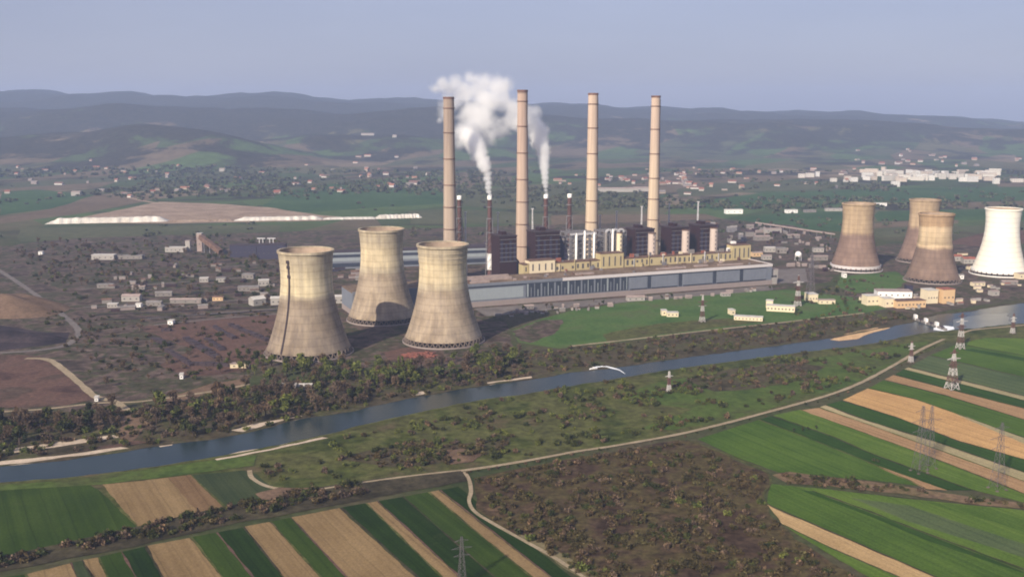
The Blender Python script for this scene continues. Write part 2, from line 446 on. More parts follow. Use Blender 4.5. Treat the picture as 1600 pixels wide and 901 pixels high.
# ------------------------------------------------------------------ terrain: one sheet, flat plain then hills
def interp(x, xs, ys): return float(np.interp(x, xs, ys))
RX = [-1500, 0, 200, 400, 550, 700, 900, 1050, 1200, 1350, 1500, 1600, 3200]
RIDGES = [
    (9800, 2300, RX, [154, 146, 147, 151, 155, 160, 165, 170, 175, 179, 186, 192, 198]),
    (7000, 900, RX, [170, 168, 162, 170, 176, 174, 183, 188, 186, 192, 196, 200, 205]),
    (5000, 520, [-1500, -200, 0, 100, 230, 330, 400, 480, 560, 3200], [190, 205, 212, 200, 190, 203, 222, 238, 258, 258]),
    (5700, 420, [-1500, 250, 400, 520, 640, 760, 900, 3200], [258, 240, 222, 214, 212, 222, 250, 250]),
]
def terrain(X, Y):
    if Y < 3300: return 0.0
    px = CX + FPX * X / Y
    h = 0.0
    for D, W, xs, ys in RIDGES:
        n = noise.noise(Vector((X / 1500, D * .01, 3.1)))
        DD = D + 500 * n
        top = H - (interp(px, xs, ys) - 176.5) * D / FPX
        if top <= 0: continue
        w = W * (1.0 if Y < DD else 1.5)
        h = max(h, top * math.exp(-((Y - DD) / w) ** 2))
    f = noise.fractal(Vector((X / 900, Y / 900, 0)), 1.0, 2.0, 5)
    k = min(1.0, (Y - 3300) / 1200)
    return max(0.0, k * (h * (1 + .22 * f) + 6 * max(0, f)))
ys = [-3000, -1000, 300, 1500, 2600, 3300]
y = 3300
while y < 12800:
    y += 70 if y < 8000 else 120
    ys.append(y)
ys.append(13000)
xs = [-13000] + list(np.arange(-9500, 9501, 90.0)) + [13000]
verts, faces = [], []
for Y in ys:
    for X in xs:
        verts.append((X, Y, terrain(X, Y)))
nx = len(xs)
for j in range(len(ys) - 1):
    for i in range(nx - 1):
        a = j * nx + i
        faces.append((a, a + 1, a + nx + 1, a + nx))
me = bpy.data.meshes.new("ground")
me.from_pydata(verts, [], faces)
def ground_mat():
    t = NT("countryside")
    p = t.pos(); x, y, z = t.sep(p)
    near = t.ramp(t.noise(p, .008, 8, .62, .3), [(.30, c3(.028, .040, .014)), (.46, c3(.055, .064, .026)), (.58, c3(.072, .064, .036)), (.72, c3(.095, .072, .05))])
    fine = t.ramp(t.noise(p, .14, 4, .7), [(.3, c3(.65, .65, .65)), (.7, c3(1.35, 1.35, 1.35))])
    near = t.mix(1.0, near, fine, 'MULTIPLY')
    # far off: a patchwork of fields, woods on the hills
    vo = t.n.new("ShaderNodeTexVoronoi"); vo.inputs["Scale"].default_value = .0045
    t.link(t.mapping(p, (1, .42, 0), R(24)), vo.inputs["Vector"])
    rnd = t.sep(vo.outputs["Color"])[0]
    fld = t.ramp(rnd, [(0, c3(.055, .078, .032)), (.2, c3(.105, .098, .052)), (.4, c3(.070, .108, .038)), (.6, c3(.13, .10, .066)), (.8, c3(.075, .082, .045)), (.95, c3(.18, .14, .095))], 'CONSTANT')
    fld = t.mix(1.0, fld, t.ramp(t.noise(p, .02, 5, .7), [(.3, c3(.7, .7, .7)), (.7, c3(1.25, 1.25, 1.25))]), 'MULTIPLY')
    wood = t.ramp(t.noise(p, .03, 4, .7), [(.3, c3(.016, .017, .012)), (.7, c3(.052, .047, .034))])
    wm = t.noise(p, .0030, 9, .66, .6)
    hz = t.math('MULTIPLY', t.math('SUBTRACT', z, 60.0), .0009)
    wf = t.ramp(t.math('ADD', wm, hz), [(.465, c3(0, 0, 0)), (.525, c3(1, 1, 1))])
    far = t.mix(wf, fld, wood)
    ff = t.ramp(t.math('DIVIDE', y, 10000.0), [(.19, c3(0, 0, 0)), (.24, c3(1, 1, 1))])
    return t.done(t.mix(ff, near, far), .95, .05)
me.materials.append(ground_mat())
me.polygons.foreach_set("use_smooth", [True] * len(me.polygons))
tag(mesh_obj("ground", me), kind="structure")

# ------------------------------------------------------------------ land patches, fields, water, roads (all sheets on the plain)
LAYER = [0.0]
def dense(pts, step, jit, seed):
    out = []
    n = len(pts)
    for i in range(n):
        a, b = pts[i], pts[(i + 1) % n]
        k = max(1, int((b - a).length / step))
        for j in range(k):
            p = a.lerp(b, j / k)
            if jit:
                d = Vector((noise.noise(Vector((p.x / (step * 2.2), p.y / (step * 2.2), seed))), noise.noise(Vector((p.x / (step * 2.2), p.y / (step * 2.2), seed + 9))), 0))
                p = p + d * jit
            out.append(p)
    return out
def sheet(name, poly, mat, z, step=12.0, jit=1.0, world_pts=False):
    pts = [p.copy() if world_pts else G(*p) for p in poly]
    pts = dense(pts, step, jit, len(bpy.data.objects) * .37)
    LAYER[0] += .0007
    zz = z + LAYER[0]
    me = bpy.data.meshes.new(name)
    me.from_pydata([(p.x, p.y, zz) for p in pts], [], [tuple(range(len(pts)))])
    if me.polygons[0].normal.z < 0:
        me.flip_normals()
    me.materials.append(mat)
    return tag(mesh_obj(name, me), kind="structure")
def smooth_path(pts, n=10):
    out = []
    P = [pts[0]] + pts + [pts[-1]]
    for i in range(1, len(P) - 2):
        p0, p1, p2, p3 = P[i - 1], P[i], P[i + 1], P[i + 2]
        for j in range(n):
            t = j / n
            out.append(.5 * ((2 * p1) + (p2 - p0) * t + (2 * p0 - 5 * p1 + 4 * p2 - p3) * t * t + (3 * p1 - p0 - 3 * p2 + p3) * t ** 3))
    out.append(pts[-1])
    return out
def ribbon(name, pix, width, mat, z, wob=.25, n=10):
    pts = smooth_path([G(*p) for p in pix], n)
    LAYER[0] += .0007
    vs, fs = [], []
    for i, p in enumerate(pts):
        d = (pts[min(i + 1, len(pts) - 1)] - pts[max(i - 1, 0)]).normalized()
        q = Vector((-d.y, d.x, 0))
        w = width * (1 + wob * noise.noise(Vector((p.x / 14, p.y / 14, 4)))) / 2
        vs += [tuple(p + q * w + Vector((0, 0, z + LAYER[0]))), tuple(p - q * w + Vector((0, 0, z + LAYER[0])))]
        if i: fs.append((2 * i - 2, 2 * i - 1, 2 * i + 1, 2 * i))
    me = bpy.data.meshes.new(name); me.from_pydata(vs, [], fs)
    if me.polygons[0].normal.z < 0: me.flip_normals()
    me.materials.append(mat)
    return tag(mesh_obj(name, me), kind="structure")

Z1, Z2, Z3, Z4, Z5 = .06, .14, .22, .30, .38
# far plain
for poly, mt in [
    ([(400, 330), (440, 300), (520, 286), (600, 284), (690, 296), (700, 318), (560, 326), (480, 332)], m_farfield_green),
    ([(700, 290), (860, 288), (1000, 292), (1010, 330), (840, 330), (700, 320)], m_farfield_olive),
    ([(540, 274), (700, 268), (820, 276), (700, 284), (560, 284)], m_farfield_brown),
    ([(1060, 318), (1200, 300), (1400, 294), (1600, 292), (1700, 296), (1700, 312), (1380, 318), (1250, 324), (1120, 328)], m_farfield_green),
    ([(1060, 288), (1200, 283), (1330, 287), (1330, 293), (1180, 299), (1060, 308)], m_farfield_olive),
    ([(1140, 340), (1260, 330), (1320, 330), (1320, 362), (1240, 358)], m_farfield_green),
    ([(1370, 356), (1500, 352), (1500, 366), (1370, 372)], m_farfield_olive),
    ([(1350, 350), (1440, 344), (1500, 342), (1500, 349), (1350, 357)], m_farfield_brown),
    ([(1370, 330), (1700, 322), (1700, 341), (1370, 346)], m_farfield_green),
    ([(1475, 378), (1530, 364), (1700, 352), (1700, 372), (1480, 390)], m_redsoil),
    ([(1490, 355), (1600, 345), (1700, 342), (1700, 352), (1520, 364)], m_farfield_olive),
    ([(0, 300), (60, 296), (160, 306), (80, 326), (0, 336)], m_farfield_green),
    ([(150, 304), (260, 306), (220, 316), (120, 334), (40, 345), (0, 350), (0, 340), (80, 326)], m_farfield_brown),
    ([(30, 356), (300, 352), (440, 352), (440, 372), (200, 376), (30, 378)], m_farfield_olive),
    ([(640, 330), (700, 326), (860, 334), (860, 350), (640, 350)], m_farfield_olive),
    ([(860, 336), (1100, 334), (1140, 344), (1000, 352), (860, 352)], m_farfield_brown),
    ([(560, 302), (690, 303), (690, 309), (540, 310)], m_farfield_green)]:
    sheet("far_field", poly, mt, Z1, 60, 12)
sheet("ash_field", [(70, 349), (150, 335), (215, 322), (250, 315), (330, 318), (420, 324), (500, 336), (560, 340), (500, 345), (260, 349)], m_ash_brown, Z2, 30, 10)
ribbon("dirt_road", [(195, 306), (215, 312), (250, 318), (330, 328)], 16, m_ash_brown, Z3)
# works ground
sheet("works_ground", [(-60, 390), (120, 372), (250, 368), (430, 362), (700, 356), (900, 350), (1120, 342), (1240, 352), (1300, 372), (1330, 392), (1300, 440),
                       (1215, 452), (980, 474), (790, 492), (800, 545), (700, 575), (560, 575), (420, 572), (380, 592), (225, 622), (120, 645), (-60, 652)], m_yard, Z1, 16, 9)
sheet("works_ground", [(1300, 400), (1390, 380), (1500, 382), (1660, 400), (1660, 462), (1540, 475), (1440, 492), (1350, 488), (1310, 470), (1330, 440)], m_yard, Z1, 16, 6)
sheet("lawn", [(1312, 432), (1400, 424), (1420, 436), (1400, 452), (1340, 458), (1308, 448)], m_lawn, Z2, 9, 4)
sheet("lawn", [(800, 516), (850, 496), (900, 484), (1010, 467), (1110, 459), (1230, 453), (1330, 464), (1385, 482), (1320, 494), (1200, 504), (1080, 519), (960, 535), (870, 544), (810, 534)], m_lawn, Z2, 9, 4)
sheet("worn_grass", [(940, 522), (1010, 508), (1090, 500), (1140, 498), (1200, 502), (1120, 512), (1020, 524), (950, 534)], m_meadow, Z3, 7, 4)
sheet("worn_grass", [(800, 517), (850, 500), (880, 500), (870, 520), (830, 536), (812, 532)], m_yard, Z3, 6, 5)
sheet("concrete_apron", [(1213, 421), (1258, 419), (1262, 440), (1216, 443)], m_road, Z2, 8, 1)
sheet("concrete_apron", [(740, 482), (960, 466), (1205, 446), (1208, 453), (1000, 470), (760, 494)], m_road, Z2, 8, 2)
sheet("coal_yard", [(-80, 505), (0, 508), (70, 519), (108, 519), (104, 535), (60, 541), (0, 548), (-80, 552)], m_coal, Z2, 7, 3)
sheet("soil_field", [(-80, 552), (60, 556), (95, 572), (130, 600), (150, 622), (100, 634), (-80, 640)], m_redsoil, Z2, 9, 4)
sheet("soil_field", [(215, 512), (330, 497), (432, 490), (440, 530), (420, 560), (390, 578), (300, 590), (250, 570), (300, 545)], m_redsoil, Z2, 9, 5)
sheet("soil_field", [(255, 622), (330, 600), (390, 590), (380, 604), (300, 622), (262, 634)], m_mound, Z3, 6, 3)
sheet("brown_bank", [(800, 548), (860, 547), (960, 537), (1080, 521), (1200, 506), (1320, 496), (1400, 486), (1445, 490), (1440, 498), (1390, 512), (1290, 530), (1100, 556), (960, 577), (870, 590), (800, 600)], m_bankscrub, Z2, 8, 4)
sheet("brown_bank", [(-80, 652), (60, 645), (190, 640), (300, 622), (420, 600), (560, 580), (700, 578), (800, 548), (830, 590), (760, 602), (600, 632), (460, 656), (390, 676), (200, 706), (-80, 735)], m_bankscrub, Z2, 8, 4)
ribbon("cart_track", [(890, 541), (980, 531), (1100, 517), (1230, 503), (1350, 489)], 4, m_track, Z4)
ribbon("works_road", [(-30, 552), (40, 549), (98, 541), (118, 528), (122, 515), (105, 498), (80, 478), (55, 460), (20, 436), (-30, 405)], 7, m_road, Z4)
ribbon("works_road", [(40, 560), (75, 562), (100, 578), (128, 602), (150, 620), (180, 628), (205, 648), (204, 672)], 6.5, m_track, Z4)
ribbon("cart_track", [(-30, 645), (70, 639), (150, 630), (210, 628), (260, 622), (340, 610), (390, 600)], 4, m_track, Z4)
for pix in ([(230, 498), (330, 490), (440, 482)], [(240, 508), (340, 498), (440, 490)], [(130, 480), (260, 474), (400, 468)], [(120, 452), (240, 444), (430, 430)], [(300, 420), (430, 412)]):
    ribbon("works_road", pix, 5, m_road, Z4)
sheet("stubble_clearing", [(186, 640), (215, 644), (224, 672), (204, 690), (186, 686), (190, 660)], m_mound, Z4, 5, 2.5)
# south bank
sheet("river_meadow", [(-80, 752), (340, 714), (520, 676), (740, 627), (980, 588), (1250, 550), (1400, 529), (1480, 516), (1660, 500), (1660, 540), (1480, 535), (1400, 572), (1300, 617), (1140, 660), (960, 697), (720, 738), (500, 775), (-80, 905)], m_meadow, Z1, 10, 3)
sheet("green_meadow", [(1010, 600), (1140, 578), (1300, 556), (1420, 535), (1450, 532), (1400, 568), (1340, 598), (1240, 630), (1140, 655), (1050, 672), (1000, 668), (1080, 640), (980, 620)], m_greenmeadow, Z2, 12, 6)
sheet("brown_scrub_ground", [(1070, 592), (1150, 576), (1240, 566), (1290, 572), (1270, 592), (1200, 606), (1120, 612)], m_bankscrub, Z3, 9, 5)
sheet("brown_scrub_ground", [(520, 715), (590, 700), (690, 696), (740, 690), (800, 680), (780, 705), (700, 724), (600, 730)], m_bankscrub, Z3, 9, 5)
river_n = [(-120, 742), (0, 728), (60, 722), (140, 712), (200, 703), (260, 694), (330, 685), (390, 674), (460, 655), (530, 645), (600, 630), (680, 614), (760, 601), (830, 592), (900, 580), (960, 574), (1000, 568), (1100, 554), (1200, 541), (1290, 529), (1340, 520), (1390, 510), (1420, 504), (1440, 497), (1470, 490), (1510, 487), (1545, 480), (1600, 473), (1700, 466)]
river_s = [(1700, 498), (1600, 506), (1560, 510), (1520, 514), (1480, 518), (1440, 522), (1400, 530), (1350, 540), (1250, 552), (1150, 565), (1060, 577), (980, 590), (900, 603), (820, 617), (740, 628), (660, 645), (590, 660), (520, 678), (420, 700), (340, 715), (250, 729), (170, 740), (80, 750), (0, 756), (-120, 768)]
sheet("river", river_n + river_s, m_water, Z4, 8, 3)
sheet("green_verge", [(-80, 762), (80, 752), (250, 731), (340, 718), (400, 712), (395, 727), (300, 741), (165, 756), (-80, 772)], m_greenmeadow, Z5, 8, 2)
sheet("sandbank", [(-60, 732), (0, 721), (100, 711), (185, 699), (206, 701), (150, 712), (60, 723), (0, 729), (-60, 741)], m_sand, Z5, 6, 1.4)
sheet("sandbank", [(-60, 712), (0, 704), (90, 691), (170, 681), (188, 679), (186, 684), (95, 698), (0, 711), (-60, 719)], m_sand, Z5, 6, 1.4)
sheet("sandbank", [(120, 706), (150, 698), (215, 688), (230, 692), (180, 700)], m_redsoil, Z5, 6, 2)
sheet("sandbank", [(335, 716), (375, 706), (430, 697), (498, 682), (512, 684), (440, 700), (370, 714), (340, 719)], m_sand, Z5, 6, 1.5)
sheet("sandbank", [(1296, 531), (1325, 521), (1365, 513), (1390, 509), (1390, 513), (1356, 522), (1340, 530), (1312, 533)], m_sand_orange, Z5, 5, 1.2)
for p in ([(247, 696), (272, 691), (270, 696), (250, 699)], [(360, 673), (400, 662), (470, 650), (476, 654), (410, 666), (380, 675)], [(640, 616), (668, 610), (668, 615), (645, 619)], [(760, 598), (830, 588), (832, 591), (764, 602)]):
    sheet("sandbank", p, m_sand, Z5, 4, 1.2)

ribbon("muddy_bank", river_n, 5.5, m_bankscrub, Z5, 1.1)
ribbon("muddy_bank", river_s[::-1], 4.0, m_meadow, Z5, 1.1)
# fields south of the river
def field(poly, kind, side):
    sheet("field_strip", poly, M[kind, side], Z3, 3, .7)
    if side == "right" and len(poly) > 7:
        ribbon("field_margin", poly[1:len(poly) // 2 + 1], 1.1, rng.choice([m_ditch, m_meadow, m_greenmeadow]), Z4 + .02, 1.6, 16)
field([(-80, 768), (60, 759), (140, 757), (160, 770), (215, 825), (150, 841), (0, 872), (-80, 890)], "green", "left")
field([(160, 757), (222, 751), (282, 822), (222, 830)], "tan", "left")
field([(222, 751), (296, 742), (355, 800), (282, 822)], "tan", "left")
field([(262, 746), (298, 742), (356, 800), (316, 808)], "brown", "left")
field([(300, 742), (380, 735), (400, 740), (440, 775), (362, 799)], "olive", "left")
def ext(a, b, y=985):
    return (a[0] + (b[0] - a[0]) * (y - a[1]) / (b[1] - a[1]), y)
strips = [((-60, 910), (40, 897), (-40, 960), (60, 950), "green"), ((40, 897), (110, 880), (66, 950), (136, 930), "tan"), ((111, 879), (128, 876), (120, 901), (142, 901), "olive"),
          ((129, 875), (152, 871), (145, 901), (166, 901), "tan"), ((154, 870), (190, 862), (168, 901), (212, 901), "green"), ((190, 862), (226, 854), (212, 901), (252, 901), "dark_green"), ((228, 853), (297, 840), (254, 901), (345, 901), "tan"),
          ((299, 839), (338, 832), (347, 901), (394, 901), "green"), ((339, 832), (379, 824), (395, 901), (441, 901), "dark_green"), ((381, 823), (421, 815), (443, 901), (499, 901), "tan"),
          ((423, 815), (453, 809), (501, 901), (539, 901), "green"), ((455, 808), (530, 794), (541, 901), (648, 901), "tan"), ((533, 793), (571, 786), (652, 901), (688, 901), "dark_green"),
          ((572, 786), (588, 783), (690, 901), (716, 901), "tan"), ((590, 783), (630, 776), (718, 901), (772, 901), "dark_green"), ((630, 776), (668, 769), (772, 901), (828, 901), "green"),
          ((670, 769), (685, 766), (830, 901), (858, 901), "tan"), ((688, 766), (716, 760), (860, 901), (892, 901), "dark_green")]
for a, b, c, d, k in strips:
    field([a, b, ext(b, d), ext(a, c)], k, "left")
for i, (a, b, c, d, k) in enumerate(strips):
    e2 = ext(a, c)
    ribbon("field_margin", [a, ((a[0] * 2 + e2[0]) / 3, (a[1] * 2 + e2[1]) / 3), ((a[0] + e2[0] * 2) / 3, (a[1] + e2[1] * 2) / 3), e2], 1.0, (m_ditch, m_meadow, m_redsoil)[i % 3], Z4 + .02, 1.6, 16)
# scrub heath between the tracks
sheet("heath", [(742, 748), (830, 727), (960, 705), (1060, 688), (1090, 690), (1150, 718), (1196, 738), (1206, 756), (1190, 775), (1198, 800), (1240, 842), (1300, 880), (1345, 905), (1440, 985), (960, 985), (915, 905), (850, 857), (790, 827), (748, 797), (740, 770)], m_heath, Z3, 9, 3)
# right-hand fields
field([(1090, 686), (1185, 656), (1250, 680), (1356, 722), (1441, 760), (1380, 752), (1300, 745), (1217, 738), (1150, 714)], "green", "right")
field([(1188, 655), (1206, 650), (1250, 665), (1300, 682), (1370, 712), (1520, 766), (1470, 766), (1441, 759), (1356, 721), (1250, 679)], "dark_green", "right")
field([(1208, 649), (1250, 640), (1340, 673), (1440, 709), (1560, 756), (1640, 788), (1600, 785), (1520, 765), (1370, 711), (1300, 681)], "bright_green", "right")
field([(1355, 722), (1372, 728), (1440, 752), (1480, 766), (1448, 764)], "brown", "right")
field([(1251, 641), (1280, 637), (1370, 668), (1450, 697), (1600, 752), (1700, 789), (1700, 812), (1560, 754), (1440, 708), (1340, 672)], "brown", "right")
field([(1281, 636), (1290, 633), (1360, 659), (1460, 690), (1600, 738), (1700, 772), (1700, 788), (1600, 751), (1458, 699), (1350, 661)], "pale", "right")
field([(1291, 632), (1315, 626), (1400, 652), (1500, 690), (1600, 718), (1700, 748), (1700, 770), (1600, 737), (1460, 689), (1360, 658)], "dark_green", "right")
field([(1317, 625), (1356, 607), (1430, 624), (1510, 652), (1600, 684), (1700, 719), (1700, 747), (1600, 717), (1500, 689), (1400, 651)], "gold", "right")
field([(1490, 646), (1512, 652), (1600, 684), (1700, 719), (1700, 727), (1600, 693)], "pale", "right")
field([(1358, 606), (1380, 594), (1480, 619), (1600, 656), (1700, 688), (1700, 718), (1600, 683), (1510, 651), (1430, 623)], "green", "right")
field([(1382, 593), (1396, 586), (1500, 613), (1600, 638), (1700, 664), (1700, 687), (1600, 655), (1480, 618)], "brown", "right")
field([(1398, 585), (1412, 577), (1500, 600), (1600, 626), (1700, 652), (1700, 663), (1600, 637), (1500, 612)], "dark_green", "right")
field([(1412, 577), (1420, 574), (1500, 594), (1600, 619), (1700, 645), (1700, 651), (1600, 625), (1500, 599)], "pale", "right")
field([(1422, 573), (1452, 556), (1600, 590), (1700, 614), (1700, 644), (1600, 618), (1500, 593)], "olive", "right")
field([(1454, 555), (1496, 538), (1600, 556), (1700, 574), (1700, 613), (1600, 589)], "green", "right")
field([(1498, 537), (1540, 528), (1700, 530), (1700, 573), (1600, 555)], "bright_green", "right")
field([(1500, 546), (1520, 545), (1640, 566), (1640, 572)], "dark_green", "right")
field([(1204, 756), (1240, 760), (1330, 790), (1600, 893), (1700, 932), (1700, 1000), (1600, 955), (1459, 899), (1330, 843), (1198, 786)], "green", "right")
field([(1240, 760), (1300, 765), (1420, 779), (1540, 791), (1700, 806), (1700, 930), (1600, 892), (1330, 790)], "bright_green", "right")
field([(1252, 766), (1270, 767), (1367, 802), (1450, 834), (1600, 889), (1600, 896), (1450, 845), (1367, 810)], "dark_green", "right")
field([(1330, 778), (1420, 790), (1600, 850), (1700, 884), (1700, 905), (1560, 858), (1420, 815)], "olive", "right")
field([(1440, 784), (1540, 792), (1700, 845), (1700, 862), (1560, 818)], "green", "right")
field([(1199, 788), (1214, 796), (1330, 845), (1459, 901), (1640, 980), (1530, 980), (1406, 901), (1300, 856), (1222, 818)], "tan", "right")
field([(1222, 820), (1300, 858), (1406, 903), (1526, 980), (1440, 980), (1380, 915), (1300, 868)], "bright_green", "right")
sheet("brown_verge", [(1205, 742), (1230, 738), (1300, 746), (1380, 755), (1450, 766), (1540, 780), (1620, 788), (1620, 798), (1540, 790), (1430, 775), (1300, 760), (1225, 754)], m_track_scrub, Z4, 5, 3)
# tracks
DITCH = [(-60, 893), (0, 880), (150, 846), (300, 811), (480, 773), (600, 755), (700, 741)]
sheet("ditch_bank", [(-60, 884), (0, 870), (150, 838), (300, 803), (480, 764), (600, 747), (720, 735), (730, 751), (570, 781), (400, 812), (230, 849), (0, 894), (-60, 908)], m_ditch, Z4, 7, 2)
ribbon("cart_track", [(390, 735), (395, 748), (425, 762), (480, 765)], 3.0, m_track, Z5)
sheet("bare_clearing", [(398, 772), (440, 762), (488, 764), (470, 774), (410, 783)], m_mound, Z5, 5, 2)
sheet("bare_clearing", [(694, 714), (700, 703), (735, 700), (752, 710), (740, 722), (705, 726)], m_mound, Z5, 4, 2)
ribbon("cart_track", [(480, 768), (560, 755), (640, 744), (720, 735)], 2.4, m_track, Z5)
DYKE = [(720, 736), (770, 729), (830, 719), (900, 706), (960, 697), (1060, 679), (1140, 660), (1230, 636), (1300, 616), (1350, 596), (1400, 569), (1440, 546), (1475, 530)]
ribbon("dyke_road", DYKE, 4.0, m_track, Z5 + .1)
ribbon("cart_track", [(726, 738), (733, 750), (736, 768), (733, 784), (742, 800), (770, 818), (820, 846), (870, 874), (930, 915), (1010, 975)], 2.6, m_track, Z5 + .1)
sheet("dry_verge", [(806, 835), (830, 838), (900, 878), (960, 915), (1040, 980), (1000, 980), (930, 918), (850, 866)], M["pale", "left"], Z5, 6, 2)
ribbon("cart_track", [(1060, 684), (1100, 697), (1150, 717), (1195, 737), (1204, 755), (1193, 772), (1197, 790)], 1.5, m_meadow, Z5 + .1)
ribbon("cart_track", [(1500, 522), (1520, 516), (1560, 512), (1640, 505)], 4, m_track, Z5 + .1)

# ------------------------------------------------------------------ cooling towers
PROFILE = [(0.055, 1.0), (.10, .955), (.18, .885), (.28, .805), (.38, .735), (.48, .68), (.58, .640), (.68, .615), (.78, .610), (.88, .625), (.96, .645), (1.0, .655)]
def cooling_tower(px, py_front, r, py_top, mat, label, near=True, base_mat=None, band=False, top_k=1.0):
    c = G(px, py_front)
    d = Vector((c.x, c.y, 0)).normalized()
    c = c + d * r * .98
    top = at_dist(px, py_top, c.y)
    h = top.z
    t = empty("cooling_tower", c, 0, label, "cooling tower", "concrete cooling towers")
    prof = [(r * (k if f < .6 else k * top_k), h * f) for f, k in PROFILE]
    pin = [(a - .9, z) for a, z in prof]
    s = MB()
    fine = []
    for i in range(len(prof) - 1):
        for j in range(3):
            u = j / 3
            fine.append((prof[i][0] * (1 - u) + prof[i + 1][0] * u, prof[i][1] * (1 - u) + prof[i + 1][1] * u))
    fine.append(prof[-1])
    s.lathe(fine, 72)
    s.build("shell", mat, t, smooth=True)
    s = MB()
    s.lathe([(a, z) for a, z in pin][::-1], 72)
    s.build("inner_shell", m_ct_in, t, smooth=True)
    s = MB()
    a, z = prof[-1]
    s.lathe([(a - 1.2, z - .2), (a - 1.2, z + .7), (a + .9, z + .7), (a + .9, z - 1.6), (a - .05, z - 2.4)], 72)
    s.build("rim", mat, t)
    # water basin, near-black drum painting the shade inside and the ring of sloping columns
    z0 = prof[0][1]; rb = prof[0][0]
    s = MB(); s.lathe([(r * .86, .3), (r * .86, z0 + 1.0)], 48); s.build("shade_drum", m_dark, t, smooth=True)
    s = MB(); s.lathe([(rb + 3.2, 0), (rb + 3.2, 1.6), (rb + 2.6, 1.6), (rb + 2.6, .5)], 64); s.build("basin", base_mat or m_plinth, t)
    n = 44 if near else 32
    cm = MB()
    a2 = PI / n
    cm.bar((rb + 1.8, 0, .2), ((rb - .2) * math.cos(a2), (rb - .2) * math.sin(a2), z0 + .4), 1.0)
    cm.bar((rb + 1.8, 0, .2), ((rb - .2) * math.cos(a2), -(rb - .2) * math.sin(a2), z0 + .4), 1.0)
    cme = cm.mesh("column", m_column)
    for k in range(n):
        mesh_obj("column", cme, t, (0, 0, 0), 2 * PI * k / n)
    if base_mat and not near:
        s = MB(); s.lathe([(rb + .35, z0 - 1.0), (rb + .35, z0 + 3.2), (rb - .5, z0 + 3.4)], 64); s.build("base_ring", base_mat, t)
    return t, c, h, prof
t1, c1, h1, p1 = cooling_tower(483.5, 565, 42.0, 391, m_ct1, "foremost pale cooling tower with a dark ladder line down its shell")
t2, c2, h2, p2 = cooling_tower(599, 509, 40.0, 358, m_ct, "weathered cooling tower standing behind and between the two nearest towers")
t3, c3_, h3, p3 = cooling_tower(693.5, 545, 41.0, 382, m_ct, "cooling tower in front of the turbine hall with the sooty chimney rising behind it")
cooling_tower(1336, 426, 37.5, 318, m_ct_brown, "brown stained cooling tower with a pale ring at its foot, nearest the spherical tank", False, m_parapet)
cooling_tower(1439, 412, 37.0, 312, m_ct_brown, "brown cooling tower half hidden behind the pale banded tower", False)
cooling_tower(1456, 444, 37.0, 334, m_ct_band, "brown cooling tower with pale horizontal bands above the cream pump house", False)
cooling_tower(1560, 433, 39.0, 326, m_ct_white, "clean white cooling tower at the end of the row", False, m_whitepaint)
def shell_r(prof, z):
    return float(np.interp(z, [q[1] for q in prof], [q[0] for q in prof]))
# the ladder on the first tower
ang = -PI / 2 - R(29)
s = MB()
zz = np.linspace(h1 * .065, h1 * .93, 30)
for a, b in zip(zz[:-1], zz[1:]):
    ra, rb = shell_r(p1, a) + .35, shell_r(p1, b) + .35
    s.bar((ra * math.cos(ang), ra * math.sin(ang), a), (rb * math.cos(ang), rb * math.sin(ang), b), 1.5)
for f in (.78, .87, .92):
    z = h1 * f; ra = shell_r(p1, z) + 1.0
    s.box(ra * math.cos(ang) - 1.3, ra * math.cos(ang) + 1.3, ra * math.sin(ang) - .9, ra * math.sin(ang) + .9, z - 1.4, z + 1.4)
s.build("ladder", m_soot, t1)
# cracks of pale repair rings on the third tower
for f in (.83, .88, .93):
    z = h3 * f; ra = shell_r(p3, z)
    s = MB(); s.lathe([(ra - .2, z - .6), (ra + .35, z - .5), (ra + .35, z + .5), (ra - .2, z + .6)], 72)
    s.build("repair_ring", m_ct, t3)

# ------------------------------------------------------------------ the main works: local frame along the turbine hall
HA, HB = G(735, 480), G(1205, 444)
HU = (HB - HA).normalized(); HN = Vector((-HU.y, HU.x, 0)); HANG = math.atan2(HU.y, HU.x)
HL = (HB - HA).length
def hall(s_, t_, z=0.0): return HA + HU * s_ + HN * t_ + Vector((0, 0, z))
def s_at(px, t_):
    """where along the hall a thing at this depth has to stand to be seen at this pixel column"""
    k = (px - CX) / FPX
    o = HA + HN * t_
    return (k * o.y - o.x) / (HU.x - k * HU.y)

hall_e = empty("turbine_hall", HA, HANG, "very long grey blue turbine hall with a pale parapet behind the lawn", "turbine hall")
S0 = -150.0
HH = 30.0
s = MB(); s.box(S0, HL, 0, 56, 6.5, HH - 3.0); s.build("wall", m_hallwall, hall_e)
s = MB(); s.box(S0 - .3, HL + .3, -1.2, 56.3, 0, 6.4); s.build("plinth", m_plinth, hall_e)
s = MB(); s.box(S0 + .5, HL - .5, .6, 56, HH - 2.95, HH - 1.2); s.build("roof", m_hallroof, hall_e)
s = MB(); s.box(s_at(880, 0), HL + .5, -1.0, .5, HH - 4.2, HH - .4); s.box(HL - .9, HL + .5, .55, 56, HH - 4.2, HH - .4); s.build("parapet", m_parapet, hall_e)
s = MB(); s.box(S0, s_at(880, 0) - .1, -.8, .5, HH - 4.0, HH - .6); s.build("parapet", m_hallwall, hall_e)
def facade(pa, pb, z0, z1, mat, name, proud=.35):
    a, b = s_at(pa, 0), s_at(pb, 0)
    m = MB(); m.box(a, b, -proud, .1, z0, z1); return m.build(name, mat, hall_e)
facade(690, 818, 8.5, 22.5, m_hallpale, "wall_panel", .5)
g = MB(); a, b = s_at(822, 0), s_at(984, 0); g.box(a, b, -.4, .1, 7.5, 25); g.build("glazing", m_hallglass, hall_e)
